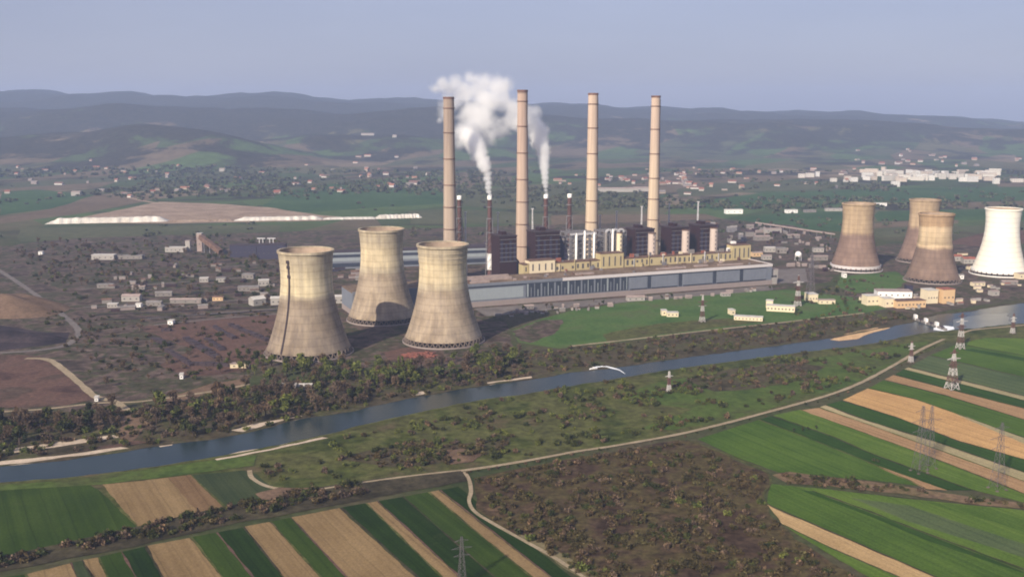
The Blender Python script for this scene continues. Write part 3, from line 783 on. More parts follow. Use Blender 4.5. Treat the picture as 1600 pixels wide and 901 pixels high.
for k in range(31):
    x = a + (b - a) * (k + .5) / 31
    m = MB(); w = .5 if k % 4 else 1.1
    zt = (24.8, 20.0, 24.8, 17.0)[k % 4]
    m.box(x - w, x + w, -.75, -.42, 8.0, zt); m.build("mullion", m_hallwall if k % 3 else m_hallpale, hall_e)
for pa, pb in ((987, 1014), (1021, 1062), (1071, 1117), (1124, 1160), (1166, 1202)):
    facade(pa, pb, 8.5, 23.5, m_hallwall, "wall_panel", .6)
    facade(pa, pb, 7.0, 8.4, m_hallglass, "window_strip", .5)
for px in (1017.5, 1066.5, 1120.5, 1163):
    facade(px - 2.5, px + 2.5, 7.0, 25.5, m_hallglass, "window_strip", .3)
facade(690, 1202, 24.2, 25.6, m_hallglass, "window_strip", .45)
# roof lights and vents
for pa, pb, t_, z1 in ((700, 795, 40, 2.0), (700, 800, 22, 2.0), (735, 765, 8, 1.0), (905, 930, 18, 1.2), (1030, 1075, 16, 1.2), (1090, 1110, 20, 1.2), (1130, 1165, 14, 1.0)):
    a, b = s_at(pa, t_), s_at(pb, t_)
    m = MB(); m.box(a, b, t_, t_ + 5, HH - 1.3, HH - 1.2 + z1 * 1.6); m.build("skylight", m_pinkroof, hall_e)
for k in range(26):
    x = rng.uniform(-60, HL - 8); t_ = rng.uniform(6, 50)
    m = MB(); w = rng.uniform(.8, 2.2); m.box(x - w, x + w, t_ - w, t_ + w, HH - 1.25, HH + rng.uniform(.5, 2)); m.build("roof_vent", rng.choice([m_steel, m_pinkroof, m_brownroof]), hall_e)
# lower annexes in front of the hall
s = MB(); s.box(HL + .6, HL + 14, 4, 22, 0, 20); s.box(HL + .8, HL + 9, -1, 3.8, 0, 9)
o = empty("annex_tower", hall(0, 0), HANG, "small white annex built against the right end of the turbine hall", "building")
s.build("wall", m_white, o); s = MB(); s.box(HL + .4, HL + 14.3, 3.8, 22.2, 20.05, 20.8); s.build("roof", m_pinkroof, o)
s = MB(); s.box(HL + 2, HL + 12, 3.75, 3.98, 8, 12); s.build("window", m_window, o)

# yellow deaerator bay on the far side of the hall roof
b_e = empty("boiler_front_gallery", HA, HANG, "yellow ribbed gallery running along the back of the turbine hall roof", "building")
T0 = 57.0
a, b = s_at(818, T0), s_at(1168, T0)
s = MB(); s.box(a, b, T0, T0 + 16, 0, 40); s.build("wall", m_yellow, b_e)
s = MB(); s.box(a - .4, b + .4, T0 - .4, T0 + 16.2, 40.05, 41.2); s.build("roof", m_brownroof, b_e)
n = 46
for k in range(n):
    x = a + (b - a) * (k + .5) / n
    if k % 9 == 8: continue
    ww = rng.uniform(.8, 1.6); zt = HH + rng.choice([7.4, 7.4, 5.2, 8.6])
    m = MB(); m.box(x - ww, x + ww, T0 - .25, T0 + .1, HH + rng.uniform(.6, 2.0), zt); m.build("window", m_window, b_e)
    if k % 3 == 0:
        m = MB(); q = x + rng.uniform(1.8, 2.6); m.bar((q, T0 - 1.2, HH - 1), (q, T0 - 1.2, 41 + rng.uniform(-2, 5)), rng.uniform(.7, 1.4)); m.build("vent_pipe", rng.choice([m_cream, m_yellow, m_brownroof, m_palesteel]), b_e)
for pa, pb, zt, mt in ((828, 868, 45, m_cream), (940, 976, 49, m_yellow), (1148, 1176, 50, m_yellow)):
    a, b = s_at(pa, T0 - 2), s_at(pb, T0 - 2)
    m = MB(); m.box(a, b, T0 - 2, T0 + 14, HH - 1.3, zt); m.build("stair_block", mt, b_e)
    m = MB(); m.box(a - .3, b + .3, T0 - 2.3, T0 + 14.3, zt + .05, zt + 1.0); m.build("roof", m_brownroof, b_e)
    for q in range(4):
        x = a + (b - a) * (q + .5) / 4
        m = MB(); m.box(x - .9, x + .9, T0 - 2.25, T0 - 1.9, HH + 2, zt - 4); m.build("window", m_window, b_e)
for k in range(34):
    px = rng.uniform(822, 1168); t_ = T0 + rng.uniform(-9, 9); x = s_at(px, t_); w = rng.uniform(1.2, 5)
    zb = HH - 1.25 if t_ < T0 - 3.5 else 41.25
    if T0 - 3.5 <= t_ < T0 + 3: t_ = T0 + 4
    zb = HH - 1.25 if t_ < T0 - 3 else 41.25
    m = MB(); m.box(x - w, x + w, t_, t_ + rng.uniform(1.5, 3), zb, zb + rng.uniform(1.5, 6)); m.build("roof_plant", rng.choice([m_cream, m_yellow, m_brownroof, m_greywall, m_redroof, m_steel]), b_e)
# small roof plant
for px, t_, w, h_, mt in ((1150, 70, 3, 54, m_whitepaint), (1143, 62, 2.5, 46, m_whitepaint), (943, 58, 2.5, 50, m_whitepaint), (1164, 66, 5, 53, m_boiler)):
    m = MB(); x = s_at(px, t_); m.box(x - w, x + w, t_, t_ + 2 * w, 41.25, h_); m.build("roof_plant", mt, b_e)

# boiler houses
def boiler(px, wpx, ztop, label, style):
    t_ = 84.0; dep = 30.0
    a, b = s_at(px - wpx / 2, t_), s_at(px + wpx / 2, t_)
    e = empty("boiler_house", hall((a + b) / 2, t_), HANG, label, "boiler house", "boiler houses behind the turbine hall")
    w = b - a; x0, x1 = -w / 2, w / 2
    if style == "clad":
        m = MB(); m.box(x0, x1, 0, dep, 0, ztop); m.build("wall", m_boiler, e)
        m = MB(); m.box(x0 - .8, x1 + .8, -.8, dep + .8, ztop + .05, ztop + 1.6); m.build("roof", m_soot, e)
        for k in range(4):
            x = x0 + w * (k + .5) / 4
            m = MB(); m.box(x - 1.6, x + 1.6, -.9, -.05, 42, ztop - 6 - 5 * (k % 2)); m.build("duct", m_boiler_blue, e)
        m = MB()
        for k in range(6):
            z = 42 + (ztop - 46) * k / 5
            m.box(x0 - .3, x1 + .3, -1.6, -.95, z, z + .6)
        m.build("gallery", m_steel, e)
        # sloping duct house to the right and behind
        m = MB()
        dz = 20 if wpx > 35 else 46
        q = [(x1 + .1, 8, ztop - 2 - dz + 20), (x1 + .1, 8, 15), (x1 + 17, 8, 15), (x1 + 17, 8, 66 - dz), (x1 + 6, 8, ztop + 12 - dz)]
        q2 = [(x_, y_ + 18, z_) for x_, y_, z_ in q]
        m.face(q); m.face(q2[::-1])
        for i in range(5):
            j = (i + 1) % 5
            m.face([q[i], q2[i], q2[j], q[j]])
        m.build("duct_house", m_boiler_blue, e)
        m = MB(); m.box(x0 + w * .3, x0 + w * .55, 10, 24, ztop + 1.6, ztop + 6); m.build("roof_plant", m_boiler, e)
    else:
        # stripped down to its steel: columns, floors and pale ducts
        m = MB()
        for i in range(5):
            for j in range(3):
                x = x0 + w * i / 4; y = dep * j / 2
                m.bar((x, y, 0), (x, y, ztop), 1.5)
        for k in range(8):
            z = 26 + (ztop - 27) * k / 7
            for j in range(3): m.bar((x0, dep * j / 2, z), (x1, dep * j / 2, z), 1.0)
            for i in range(5): m.bar((x0 + w * i / 4, 0, z), (x0 + w * i / 4, dep, z), 1.0)
            if k < 7:
                z2 = 26 + (ztop - 27) * (k + 1) / 7
                for i in (0, 3): m.bar((x0 + w * i / 4, -.1, z), (x0 + w * (i + 1) / 4, -.1, z2), .7)
        m.build("steel_frame", m_steel, e)
        m = MB(); m.box(x0 + w * .3, x0 + w * .7, dep * .3, dep * .8, 20, ztop - 12); m.build("boiler_drum", m_greywall, e)
        pts = {"frame": (.22, .55, .92), "ducts": (.05, .35, .62)}[style]
        for k, f in enumerate(pts):
            x = x0 + w * f
            m = MB(); m.lathe([(1.7, 38), (1.7, ztop - 2 + 3 * (k % 2)), (0.1, ztop + 0 + 3 * (k % 2))], 10, c=(x, -2.5)); m.build("riser_pipe", m_whitepaint if style == "frame" or k else m_greywall, e, smooth=True)
            m = MB()
            if style == "ducts":
                for q in range(8):
                    a0, a1 = PI * q / 8, PI * (q + 1) / 8
                    m.bar((x + 4 - 4 * math.cos(a0), -2.5, ztop - 2 + 4 * math.sin(a0)), (x + 4 - 4 * math.cos(a1), -2.5, ztop - 2 + 4 * math.sin(a1)), 2.4)
                m.build("pipe_bend", m_palesteel, e)
        if style == "frame":
            m = MB(); m.box(x0, x1, -3.5, -1.2, ztop - 3.2, ztop - .8); m.build("header_pipe", m_palesteel, e)
    return e
boiler(794, 27, 76, "dark maroon boiler house left of the pink chimney, with vertical ducts", "clad")
boiler(856, 38, 79, "dark maroon boiler house directly below the right-hand steam plume", "clad")
boiler(911, 40, 77, "boiler house stripped to its steel frame with white riser pipes", "frame")
boiler(962, 34, 77, "half dismantled boiler house with curved pale ducts on top", "ducts")
boiler(1009, 29, 76, "dark boiler house below the last chimney, behind a pale shaft", "clad")
boiler(1064, 27, 76, "dark boiler house behind the middle one of the pale shafts", "clad")
boiler(1108, 26, 77, "dark boiler house at the right end of the row", "clad")
# pale stair and ash shafts in front of the boilers
for k, (px, zt, lab) in enumerate(((1020, 71, "pale round shaft in front of the boiler house below the last chimney"), (1073, 73, "pale round shaft in the middle of the three"),
                                (1117, 74, "pale round shaft at the right end of the boiler row"), (969, 74, "cream round shaft beside the curved pale ducts"))):
    t_ = 78.0
    e = empty("stair_shaft", hall(s_at(px, t_), t_), HANG, lab, "shaft", "pale shafts along the boiler row")
    r_ = 5.6 if k < 3 else 4.2
    m = MB(); m.lathe([(r_, 0), (r_, zt), (r_ - .5, zt + .1)], 20, cap1=True); m.build("wall", m_shaft if k < 3 else m_cream, e, smooth=False)
    m = MB(); m.lathe([(r_ + .4, zt + .1), (r_ + .4, zt + 1.2)], 20, cap0=True, cap1=True); m.build("roof", m_brownroof, e)
    for q in range(5):
        m = MB(); z = 44 + q * 6; m.box(-.7, .7, -r_ - .1, -r_ + .4, z, z + 2.5); m.build("window", m_window, e)

# ------------------------------------------------------------------ tall chimneys
def chimney(px, D, py_top, rb, rt, mat, label, guides):
    x = (px - CX) / FPX
    top = at_dist(px, py_top, D)
    c = Vector((top.x, D, 0)); h = top.z
    e = empty("chimney", c, 0, label, "chimney", "tall concrete chimneys")
    m = MB()
    N = 40
    rad = lambda f: rt + (rb - rt) * (1 - f) ** 1.5
    m.lathe([(rad(i / N), h * i / N) for i in range(N + 1)], 36); m.build("shaft", mat, e, smooth=True)
    m = MB(); m.lathe([(rt - 1.2, h - 6), (rt - 1.2, h + .4), (rt + .4, h + .4), (rt + .4, h - 2.5)], 36); m.build("rim", m_band, e)
    m = MB(); m.lathe([(rt - 1.25, h - 5.9), (.1, h - 5.8)], 24); m.build("flue", m_dark, e)
    for f in (.17, .29, .41, .53, .67, .81, .94):
        z = h * f; r_ = rad(f)
        m = MB(); m.lathe([(r_ - .1, z), (r_ + 1.0, z + .2), (r_ + 1.0, z + 1.1), (r_ + .85, z + 1.1), (r_ + .85, z + .5), (r_ - .1, z + .6)], 36); m.build("platform", m_band, e)
    m = MB(); a = -R(28)
    for i in range(30):
        f0, f1 = .08 + .9 * i / 30, .08 + .9 * (i + 1) / 30
        m.bar(((rad(f0) + .4) * math.cos(a), (rad(f0) + .4) * math.sin(a), h * f0), ((rad(f1) + .4) * math.cos(a), (rad(f1) + .4) * math.sin(a), h * f1), .7)
    m.build("ladder", m_soot, e)
    m = MB(); m.box(-rb - 4, rb + 4, -rb - 3, rb + 6, 0, 14); m.build("base_house", m_greywall, e)
    return c
CH1 = chimney(701, 1465, 152, 10.6, 7.6, m_ch_a, "sooty pink chimney with smoke drifting behind it, seen above a cooling tower", 0)
chimney(816.5, 1502, 141, 10.6, 7.4, m_ch_b, "pink chimney between the two white plumes", 0)
chimney(927, 1543, 146, 10.8, 7.4, m_ch_c, "pale buff chimney behind the stripped boiler houses", 0)
chimney(1025, 1587, 150, 10.4, 6.8, m_ch_c, "pale chimney at the right end of the row of four", 0)

# slim steel stacks
def stack(px, D, py_top, label, white, bend=False):
    top = at_dist(px, py_top, D); h = top.z
    e = empty("steel_stack", Vector((top.x, D, 0)), 0, label, "stack", "slim steel stacks")
    r_ = 3.1
    m = MB(); m.lathe([(r_ + 1.2, 0), (r_ + 1.0, h * .35), (r_, h * .5), (r_, h)], 18); m.build("shaft", m_stackred, e, smooth=True)
    m = MB(); m.lathe([(r_ + .15, h - 5.5), (r_ + .25, h + .2), (r_ - .5, h + .2), (r_ - .5, h - 3)], 18); m.build("tip", white, e, smooth=True)
    for f in (.55, .72, .86):
        m = MB(); m.lathe([(r_, h * f), (r_ + 1.5, h * f + .2), (r_ + 1.5, h * f + 1.5), (r_ + 1.3, h * f + .6), (r_, h * f + .8)], 18); m.build("platform", m_steel, e)
    m = MB()
    q = r_ + 3.5
    for sx, sy in ((-1, -1), (1, -1), (1, 1), (-1, 1)):
        m.bar((sx * q, sy * q, 0), (sx * (r_ + 1), sy * (r_ + 1), h * .72), .7)
    for k in range(8):
        z0, z1 = h * .72 * k / 8, h * .72 * (k + 1) / 8
        a0 = q + (r_ + 1 - q) * k / 8; a1 = q + (r_ + 1 - q) * (k + 1) / 8
        for (ax, ay), (bx, by) in (((-1, -1), (1, -1)), ((1, -1), (1, 1)), ((1, 1), (-1, 1)), ((-1, 1), (-1, -1))):
            m.bar((ax * a0, ay * a0, z0), (bx * a1, by * a1, z1), .4)
    m.build("support_frame", m_steel, e)
    m = MB(); m.lathe([(r_ + 1.35, h * .10), (r_ + 1.3, h * .3)], 18); m.build("pale_sleeve", white, e, smooth=True)
    return Vector((top.x, D, h))
ST = 1500
sA = stack(765, ST, 306, "slim rust red stack releasing the left white plume", m_whitepaint)
sB = stack(853, ST + 24, 304, "slim rust red stack releasing the right white plume", m_whitepaint)
stack(717.5, ST + 10, 306, "idle slim stack just right of the sooty chimney", m_whitepaint)
stack(890, ST + 45, 303, "idle slim stack left of the pale buff chimney", m_whitepaint)

# ------------------------------------------------------------------ buildings of the works
BOXES = {}
def building(px0, px1, py, h, depth, rz, wall, roof, label, cat="building", name="shed", group=None, rise=0.0, win=0, flat_over=.4, zbase=0.0):
    """front edge from px0 to px1 at ground row py, turned by rz"""
    a, b = G(px0, py), G(px1, py)
    w = max(2.0, abs(b.x - a.x) / max(.35, math.cos(rz)))
    c = (a + b) / 2
    e = empty(name, c + Vector((0, 0, zbase)), rz, label, cat, group)
    m = MB()
    if rise:
        m.gable(w, depth, h, rise); 
        mm = MB()
        x0, x1 = -w / 2, w / 2
        mm.face([(x0, 0, 0), (x1, 0, 0), (x1, 0, h), (x0, 0, h)]); mm.face([(x1, depth, 0), (x0, depth, 0), (x0, depth, h), (x1, depth, h)])
        mm.face([(x1, 0, 0), (x1, depth, 0), (x1, depth, h), (x1, depth / 2, h + rise), (x1, 0, h)]); mm.face([(x0, depth, 0), (x0, 0, 0), (x0, 0, h), (x0, depth / 2, h + rise), (x0, depth, h)])
        mm.build("wall", wall, e)
        r_ = MB(); r_.roof(w, depth, h, rise, .5, 0); r_.build("roof", roof, e)
    else:
        m = MB(); m.box(-w / 2, w / 2, 0, depth, 0, h); m.build("wall", wall, e)
        m = MB(); m.box(-w / 2 - flat_over, w / 2 + flat_over, -flat_over, depth + flat_over, h + .03, h + .55); m.build("roof", roof, e)
    if win:
        ww = min(2.0, w / win * .4)
        m = MB(); m.box(-ww / 2, ww / 2, -.12, .05, 0, min(1.8, h * .26)); me_ = m.mesh("window", m_window)
        for k in range(win):
            mesh_obj("window", me_, e, (-w / 2 + w * (k + .5) / win, 0, h * .38))
    return e
B = building
B(143, 178, 406, 8, 14, 0, m_white, m_whiteroof, "white end of the long low shed in the scrub left of the works", win=4)
B(178, 222, 405, 6, 12, 0, m_greywall, m_greyroof, "grey lower half of the long low shed in the scrub", win=5)
B(258, 291, 394, 8, 14, 0, m_white, m_whiteroof, "low white workshop with a small tower beside it", win=5)
B(290, 297, 393, 19, 8, 0, m_white, m_pinkroof, "small white tower at the end of the low workshop", name="tower_house", win=1)
B(308, 316, 393, 32, 9, 0, m_pinkroof, m_whiteroof, "tall pale pink transfer tower at the top of the sloping conveyor", name="transfer_tower", win=1)
# inclined conveyor gallery
pa, pb = G(311, 394), G(345, 398)
e = empty("conveyor_gallery", pa, 0, "brown sloping conveyor gallery running down from the pale transfer tower", "conveyor")
d = pb - pa
m = MB(); m.bar((4, 0, 27), (d.x, d.y, 5), 8); m.build("gallery", m_brownroof, e)
for f in (.25, .5, .75):
    m = MB(); m.bar((d.x * f, d.y * f, 0), (d.x * f, d.y * f, 27 - 20 * f), 1.2); m.build("leg", m_steel, e)
B(360, 400, 402, 20, 25, R(6), m_boiler_blue, m_soot, "dark blue coal bunker left of the foremost cooling tower", name="bunker_house", win=6)
B(402, 446, 405, 24, 25, R(6), m_boiler_blue, m_soot, "taller dark bunker partly behind the foremost cooling tower", name="bunker_house", win=6)
for i, px in enumerate((409, 425)):
    c = G(px, 400); e = empty("steel_gantry", c, 0, ("left" if i == 0 else "right") + " one of two pale gantry frames in front of the dark bunkers", "gantry")
    m = MB(); m.bar((-3, 0, 0), (-3, 0, 30), 1.2); m.bar((3, 0, 0), (3, 0, 30), 1.2); m.build("post", m_palesteel, e)
    m = MB(); m.bar((-7, 0, 30.4), (7, 0, 30.4), 1.6); m.build("beam", m_palesteel, e)
B(425, 552, 475, 8.5, 15, R(8), m_white, m_whiteroof, "long low white hall running behind the foremost cooling tower", name="long_hall", win=16, rise=1.4)
B(398, 414, 477, 8, 14, R(40), m_white, m_whiteroof, "bright white gabled shed at the head of the long low hall", win=2, rise=3)
B(372, 404, 455, 6, 10, R(6), m_greywall, m_greyroof, "grey flat shed left of the bright white gabled shed", win=5)
# blue-grey banded workshop block behind the towers
e = B(468, 772, 417, 26, 30, R(14), m_hallwall, m_soot, "blue grey workshop block with dark window bands behind the cooling towers", name="workshop_block")
w_ = abs(G(772, 417).x - G(468, 417).x) / math.cos(R(14))
for z0, z1, mt, nm in ((3, 9, m_hallglass, "window_strip"), (12, 17, m_hallpale, "wall_panel"), (18.5, 22, m_hallglass, "window_strip"), (23, 25.4, m_hallpale, "wall_panel")):
    m = MB(); m.box(-w_ / 2 + 1, w_ / 2 - 1, -.3, .05, z0, z1); m.build(nm, mt, e)
B(740, 762, 404, 22, 20, R(20), m_boiler_blue, m_soot, "dark block beside the top of the third cooling tower", name="bunker_house", win=3)
for k, (a, b, py, h_, wl, rf, ri, lab) in enumerate([
    (190, 218, 471, 7, m_white, m_pinkroof, 2, "pale pink roofed store with bright columns beside the yard road"),
    (168, 183, 481, 5, m_white, m_whiteroof, 0, "small white flat hut below the pink roofed store"),
    (212, 220, 480, 4, m_whitepaint, m_whiteroof, 1, "tiny white hut right of the flat hut"),
    (228, 252, 478, 5, m_greywall, m_greyroof, 1.2, "grey ridge roofed shed left of the pink long shed"),
    (266, 314, 474, 5, m_greywall, m_pinkroof, 1.3, "long pale pink shed in the works yard"),
    (243, 268, 463, 5, m_greywall, m_greyroof, 1.3, "grey shed behind the long pink shed"),
    (312, 325, 441, 6, m_white, m_whiteroof, 0, "small cream block among the trees above the yard"),
    (338, 352, 441, 6, m_white, m_greyroof, 0, "small white block right of the cream block"),
    (332, 348, 470, 5, m_cream_orange, m_brownroof, 1, "orange brown shed in the works yard"),
    (152, 176, 450, 5, m_greywall, m_greyroof, 0, "low grey shed by the upper yard road"),
    (206, 226, 453, 5, m_greywall, m_pinkroof, 1, "low pink shed by the upper yard road"),
    (60, 66, 398, 5, m_whitepaint, m_whiteroof, 0, "tiny white hut alone in the field left of the works"),
    (262, 270, 508, 5, m_whitepaint, m_whiteroof, 0, "tiny white hut at the edge of the red soil"),
    (404, 420, 447, 8, m_white, m_whiteroof, 0, "white flat block left of the foremost tower shoulder"),
    (378, 396, 436, 7, m_greywall, m_greyroof, 0, "grey block up left of the foremost tower"),
    (148, 153, 627, 3, m_whitepaint, m_whiteroof, 0, "tiny white hut beside the dirt road bend"),
    (281, 286, 592, 4, m_whitepaint, m_whiteroof, 0, "tiny white hut at the top of the brown clearing"),
    (440, 462, 612, 5, m_greywall, m_greyroof, 2, "grey ruined cottage in the riverside trees"),
    (463, 487, 609, 4, m_white, m_whiteroof, 1, "low white cottage beside the grey ruined one"),
    (360, 372, 575, 4, m_cream, m_pinkroof, 0, "left of three cream huts by the trees"),
    (374, 380, 575, 4, m_cream, m_pinkroof, 0, "middle one of three cream huts by the trees"),
    (382, 388, 575, 4, m_cream, m_pinkroof, 0, "right one of three cream huts by the trees"),
    (1034, 1042, 493, 6, m_cream, m_whiteroof, 0, "small cream block at the left end of the lawn building"),
    (1042, 1060, 495, 5, m_cream, m_whiteroof, 0, "low cream building in the middle of the lawn"),
    (1142, 1149, 492, 6, m_cream, m_whiteroof, 0, "small cream hut left of the long pale slab building"),
    (1232, 1243, 484, 4, m_greywall, m_greyroof, 0, "small grey shed at the end of the cream lawn block"),
    (1264, 1278, 472, 10, m_cream, m_whiteroof, 0, "cream two storey block right on the lawn edge"),
    (1280, 1305, 475, 5, m_cream, m_pinkroof, 0, "low cream wing beside the two storey block"),
    (1134, 1161, 334, 10, m_whitepaint, m_whiteroof, 0, "bright white warehouse alone beyond the works"),
    (1229, 1247, 333, 8, m_whitepaint, m_whiteroof, 0, "bright white warehouse left of the brown cooling tower"),
    (1290, 1316, 330, 7, m_white, m_greyroof, 0, "grey white store just left of the brown cooling tower top"),
    (1257, 1276, 332, 6, m_greywall, m_greyroof, 0, "grey store between the two pale warehouses"),
    (1368, 1386, 322, 8, m_whitepaint, m_whiteroof, 0, "white warehouse right of the brown cooling tower top"),
    (1196, 1222, 364, 8, m_white, m_pinkroof, 1.5, "pale pink shed in the switchyard beyond the hall"),
    (1180, 1204, 376, 8, m_greywall, m_pinkroof, 1.5, "pink shed nearer the hall end"),
    (1195, 1212, 394, 8, m_white, m_whiteroof, 1, "white shed right of the yellow gallery"),
    (1176, 1192, 401, 7, m_cream_orange, m_pinkroof, 1, "reddish store beside the end of the yellow gallery"),
    (1192, 1206, 406, 7, m_white, m_pinkroof, 1, "small pale store behind the hall end"),
    (1214, 1229, 396, 9, m_greywall, m_greyroof, 0, "grey control block left of the spherical tank"),
    (1271, 1287, 394, 7, m_white, m_greyroof, 1, "pale store right of the spherical tank"),
    (1269, 1294, 407, 7, m_greywall, m_pinkroof, 1, "pink roofed store behind the brown tower foot"),
    (1167, 1178, 357, 7, m_greywall, m_pinkroof, 1, "small pink shed at the back of the switchyard"),
    (1230, 1250, 372, 6, m_greywall, m_pinkroof, 1, "small pink shed beside the pipe bridge"),
    (1506, 1524, 412, 8, m_white, m_redroof, 2.5, "red roofed house left of the white cooling tower"),
    (1488, 1504, 408, 8, m_white, m_redroof, 2.5, "red roofed house behind the banded cooling tower"),
    (1318, 1323, 434, 6, m_whitepaint, m_whiteroof, 0, "tiny white cube hut below the brown tower ring"),
    (1550, 1562, 462, 6, m_white, m_pinkroof, 1, "pale hut on the bank in front of the white tower"),
    (1566, 1590, 445, 5, m_greywall, m_pinkroof, 1, "pink roofed shed below the white tower"),
    (1520, 1540, 447, 5, m_cream, m_pinkroof, 1, "cream shed left below the white tower"),
    (1592, 1612, 436, 8, m_cream, m_pinkroof, 1, "cream store at the foot of the white tower on the right"),
    (1500, 1506, 436, 6, m_whitepaint, m_greyroof, 1, "small white hut between the banded and white towers"),
    (820, 834, 484, 5, m_greywall, m_pinkroof, 1, "pink roofed lean-to near the left of the hall front"),
    (980, 1008, 470, 5, m_white, m_pinkroof, 1.5, "pale pink low house in front of the hall"),
    (1128, 1142, 463, 4, m_white, m_pinkroof, 1, "small pale house in front of the hall's right half"),
    ]):
    B(a, b, py, h_, max(7, h_ * 1.6), R(rng.uniform(-4, 14)), wl, rf, lab, rise=ri, win=(3 if b - a > 12 else 1))
B(1148, 1190, 501, 4.5, 9, R(-16), m_cream, m_whiteroof, "long pale slab building on the lawn edge above the river", win=8, name="long_hall")
B(1199, 1240, 487, 7, 10, R(-17), m_cream, m_whiteroof, "long cream block standing askew on the lawn", win=8, name="long_hall")
B(1197, 1207, 481, 9, 9, R(-17), m_cream, m_whiteroof, "taller head of the askew cream block", win=2, name="stair_house")
# clutter of the yard: small sheds, tanks and dark stores
def yard_lot(n, poly, size, hs, walls, roofs, label, cat, name, group, seed):
    P = [G(*p) for p in poly]
    x0, x1 = min(p.x for p in P), max(p.x for p in P); y0, y1 = min(p.y for p in P), max(p.y for p in P)
    k = 0
    protos = []
    for wl, rf in zip(walls, roofs):
        m = MB(); m.gable(10, 6, 3.6, 1.0); protos.append(m.mesh(name, [wl, rf]))
    while k < n:
        x, y_ = rng.uniform(x0, x1), rng.uniform(y0, y1)
        if not inside(P, x, y_): continue
        if noise.noise(Vector((x / 60, y_ / 60, seed))) < -.1: continue
        o = mesh_obj(name, rng.choice(protos), None, (x, y_, 0), rng.choice([R(5), R(12), R(95), R(20)]))
        s_ = size * rng.uniform(.45, 1.25); o.scale = (s_ * rng.uniform(.7, 2.2), s_, hs * rng.uniform(.7, 1.6))
        tag(o, label, cat, group); k += 1
def inside(poly, x, y_):
    r_ = False; n = len(poly); j = n - 1
    for i in range(n):
        xi, yi = poly[i].x, poly[i].y; xj, yj = poly[j].x, poly[j].y
        if (yi > y_) != (yj > y_) and x < (xj - xi) * (y_ - yi) / (yj - yi) + xi: r_ = not r_
        j = i
    return r_
yard_lot(50, [(110, 452), (300, 405), (440, 400), (430, 480), (250, 486), (150, 488)], .8, .9, [m_greywall, m_boiler, m_plinth], [m_brownroof, m_soot, m_greyroof], "small drab shed in the cluttered yard left of the foremost cooling tower", "shed", "shed", "drab sheds left of the foremost cooling tower", 3.0)
yard_lot(55, [(1170, 348), (1290, 366), (1310, 430), (1215, 418), (1180, 380)], .8, .9, [m_greywall, m_plinth, m_boiler], [m_greyroof, m_pinkroof, m_soot], "small drab shed in the switchyard between hall and brown cooling tower", "shed", "shed", "drab sheds of the switchyard", 4.0)
yard_lot(40, [(760, 492), (980, 470), (1200, 448), (1206, 453), (1000, 476), (800, 500)], .5, .7, [m_greywall, m_plinth, m_white], [m_greyroof, m_pinkroof, m_brownroof], "small hut or crate stack along the foot of the turbine hall", "hut", "hut", "huts along the turbine hall", 5.0)
yard_lot(30, [(1330, 470), (1500, 455), (1600, 440), (1600, 465), (1500, 478), (1400, 486)], .6, .7, [m_greywall, m_cream, m_white], [m_redroof, m_pinkroof, m_greyroof], "small hut on the dam bank below the right-hand cooling towers", "hut", "hut", "huts on the dam bank", 6.0)
yard_lot(26, [(1480, 395), (1660, 395), (1660, 430), (1500, 425)], .7, .9, [m_greywall, m_white, m_cream], [m_redroof, m_pinkroof, m_brownroof], "small house between the brown and the white cooling towers", "house", "house", "houses among the right-hand cooling towers", 7.0)
yard_lot(34, [(440, 425), (560, 420), (640, 430), (640, 470), (440, 470)], .8, 1.1, [m_greywall, m_boiler_blue, m_plinth], [m_greyroof, m_soot, m_brownroof], "small store in the gap between the nearest cooling towers", "shed", "shed", "stores between the nearest cooling towers", 8.0)
yard_lot(36, [(700, 395), (830, 370), (1130, 345), (1180, 370), (1130, 390), (800, 400)], .9, 1.8, [m_greywall, m_boiler, m_steel], [m_soot, m_brownroof, m_greyroof], "dark plant shed behind the boiler houses", "shed", "shed", "dark sheds behind the boilers", 9.0)
for pix in ([(150, 492), (300, 486), (440, 478)], [(160, 500), (320, 492), (440, 484)], [(180, 464), (330, 458), (420, 452)], [(90, 410), (250, 404), (360, 402)]):
    ribbon("rail_track", pix, 4.5, m_coal, Z4 + .05)
# dam pump house
B(1354, 1374, 477, 12, 14, R(10), m_cream, m_whiteroof, "left cream gate house of the dam", name="pump_house", win=3)
B(1382, 1398, 480, 11, 14, R(10), m_cream, m_whiteroof, "second cream gate house of the dam", name="pump_house", win=2)
B(1400, 1448, 481, 9, 16, R(10), m_cream_orange, m_brownroof, "orange fronted pump house between the cream blocks of the dam", name="pump_house", win=8)
B(1372, 1424, 466, 9, 20, R(-6), m_whitepaint, m_pinkroof, "white hall with a pale roof behind the orange fronted pump house", name="pump_house", win=6)
B(1448, 1466, 474, 17, 16, R(12), m_cream, m_whiteroof, "tall cream middle block of the dam", name="pump_house", win=4)
B(1472, 1492, 474, 18, 16, R(12), m_cream_orange, m_redroof, "tall pinkish orange block at the right of the dam", name="pump_house", win=3)
B(1417, 1426, 458, 10, 10, R(0), m_boiler_blue, m_soot, "dark little block behind the white hall of the dam", win=1)
# spherical tank
c = G(1247, 407)
e = empty("spherical_tank", c, 0, "white spherical tank on legs in the switchyard", "tank")
m = MB(); rr = 5.4
m.lathe([(max(.02, rr * math.sin(PI * i / 16)), 10 - rr * math.cos(PI * i / 16)) for i in range(17)], 28); m.build("tank", m_whitepaint, e, smooth=True)
for k in range(8):
    a = 2 * PI * k / 8
    m = MB(); m.bar((rr * math.cos(a), rr * math.sin(a), 0), (rr * .92 * math.cos(a), rr * .92 * math.sin(a), 9), .6); m.build("leg", m_palesteel, e)
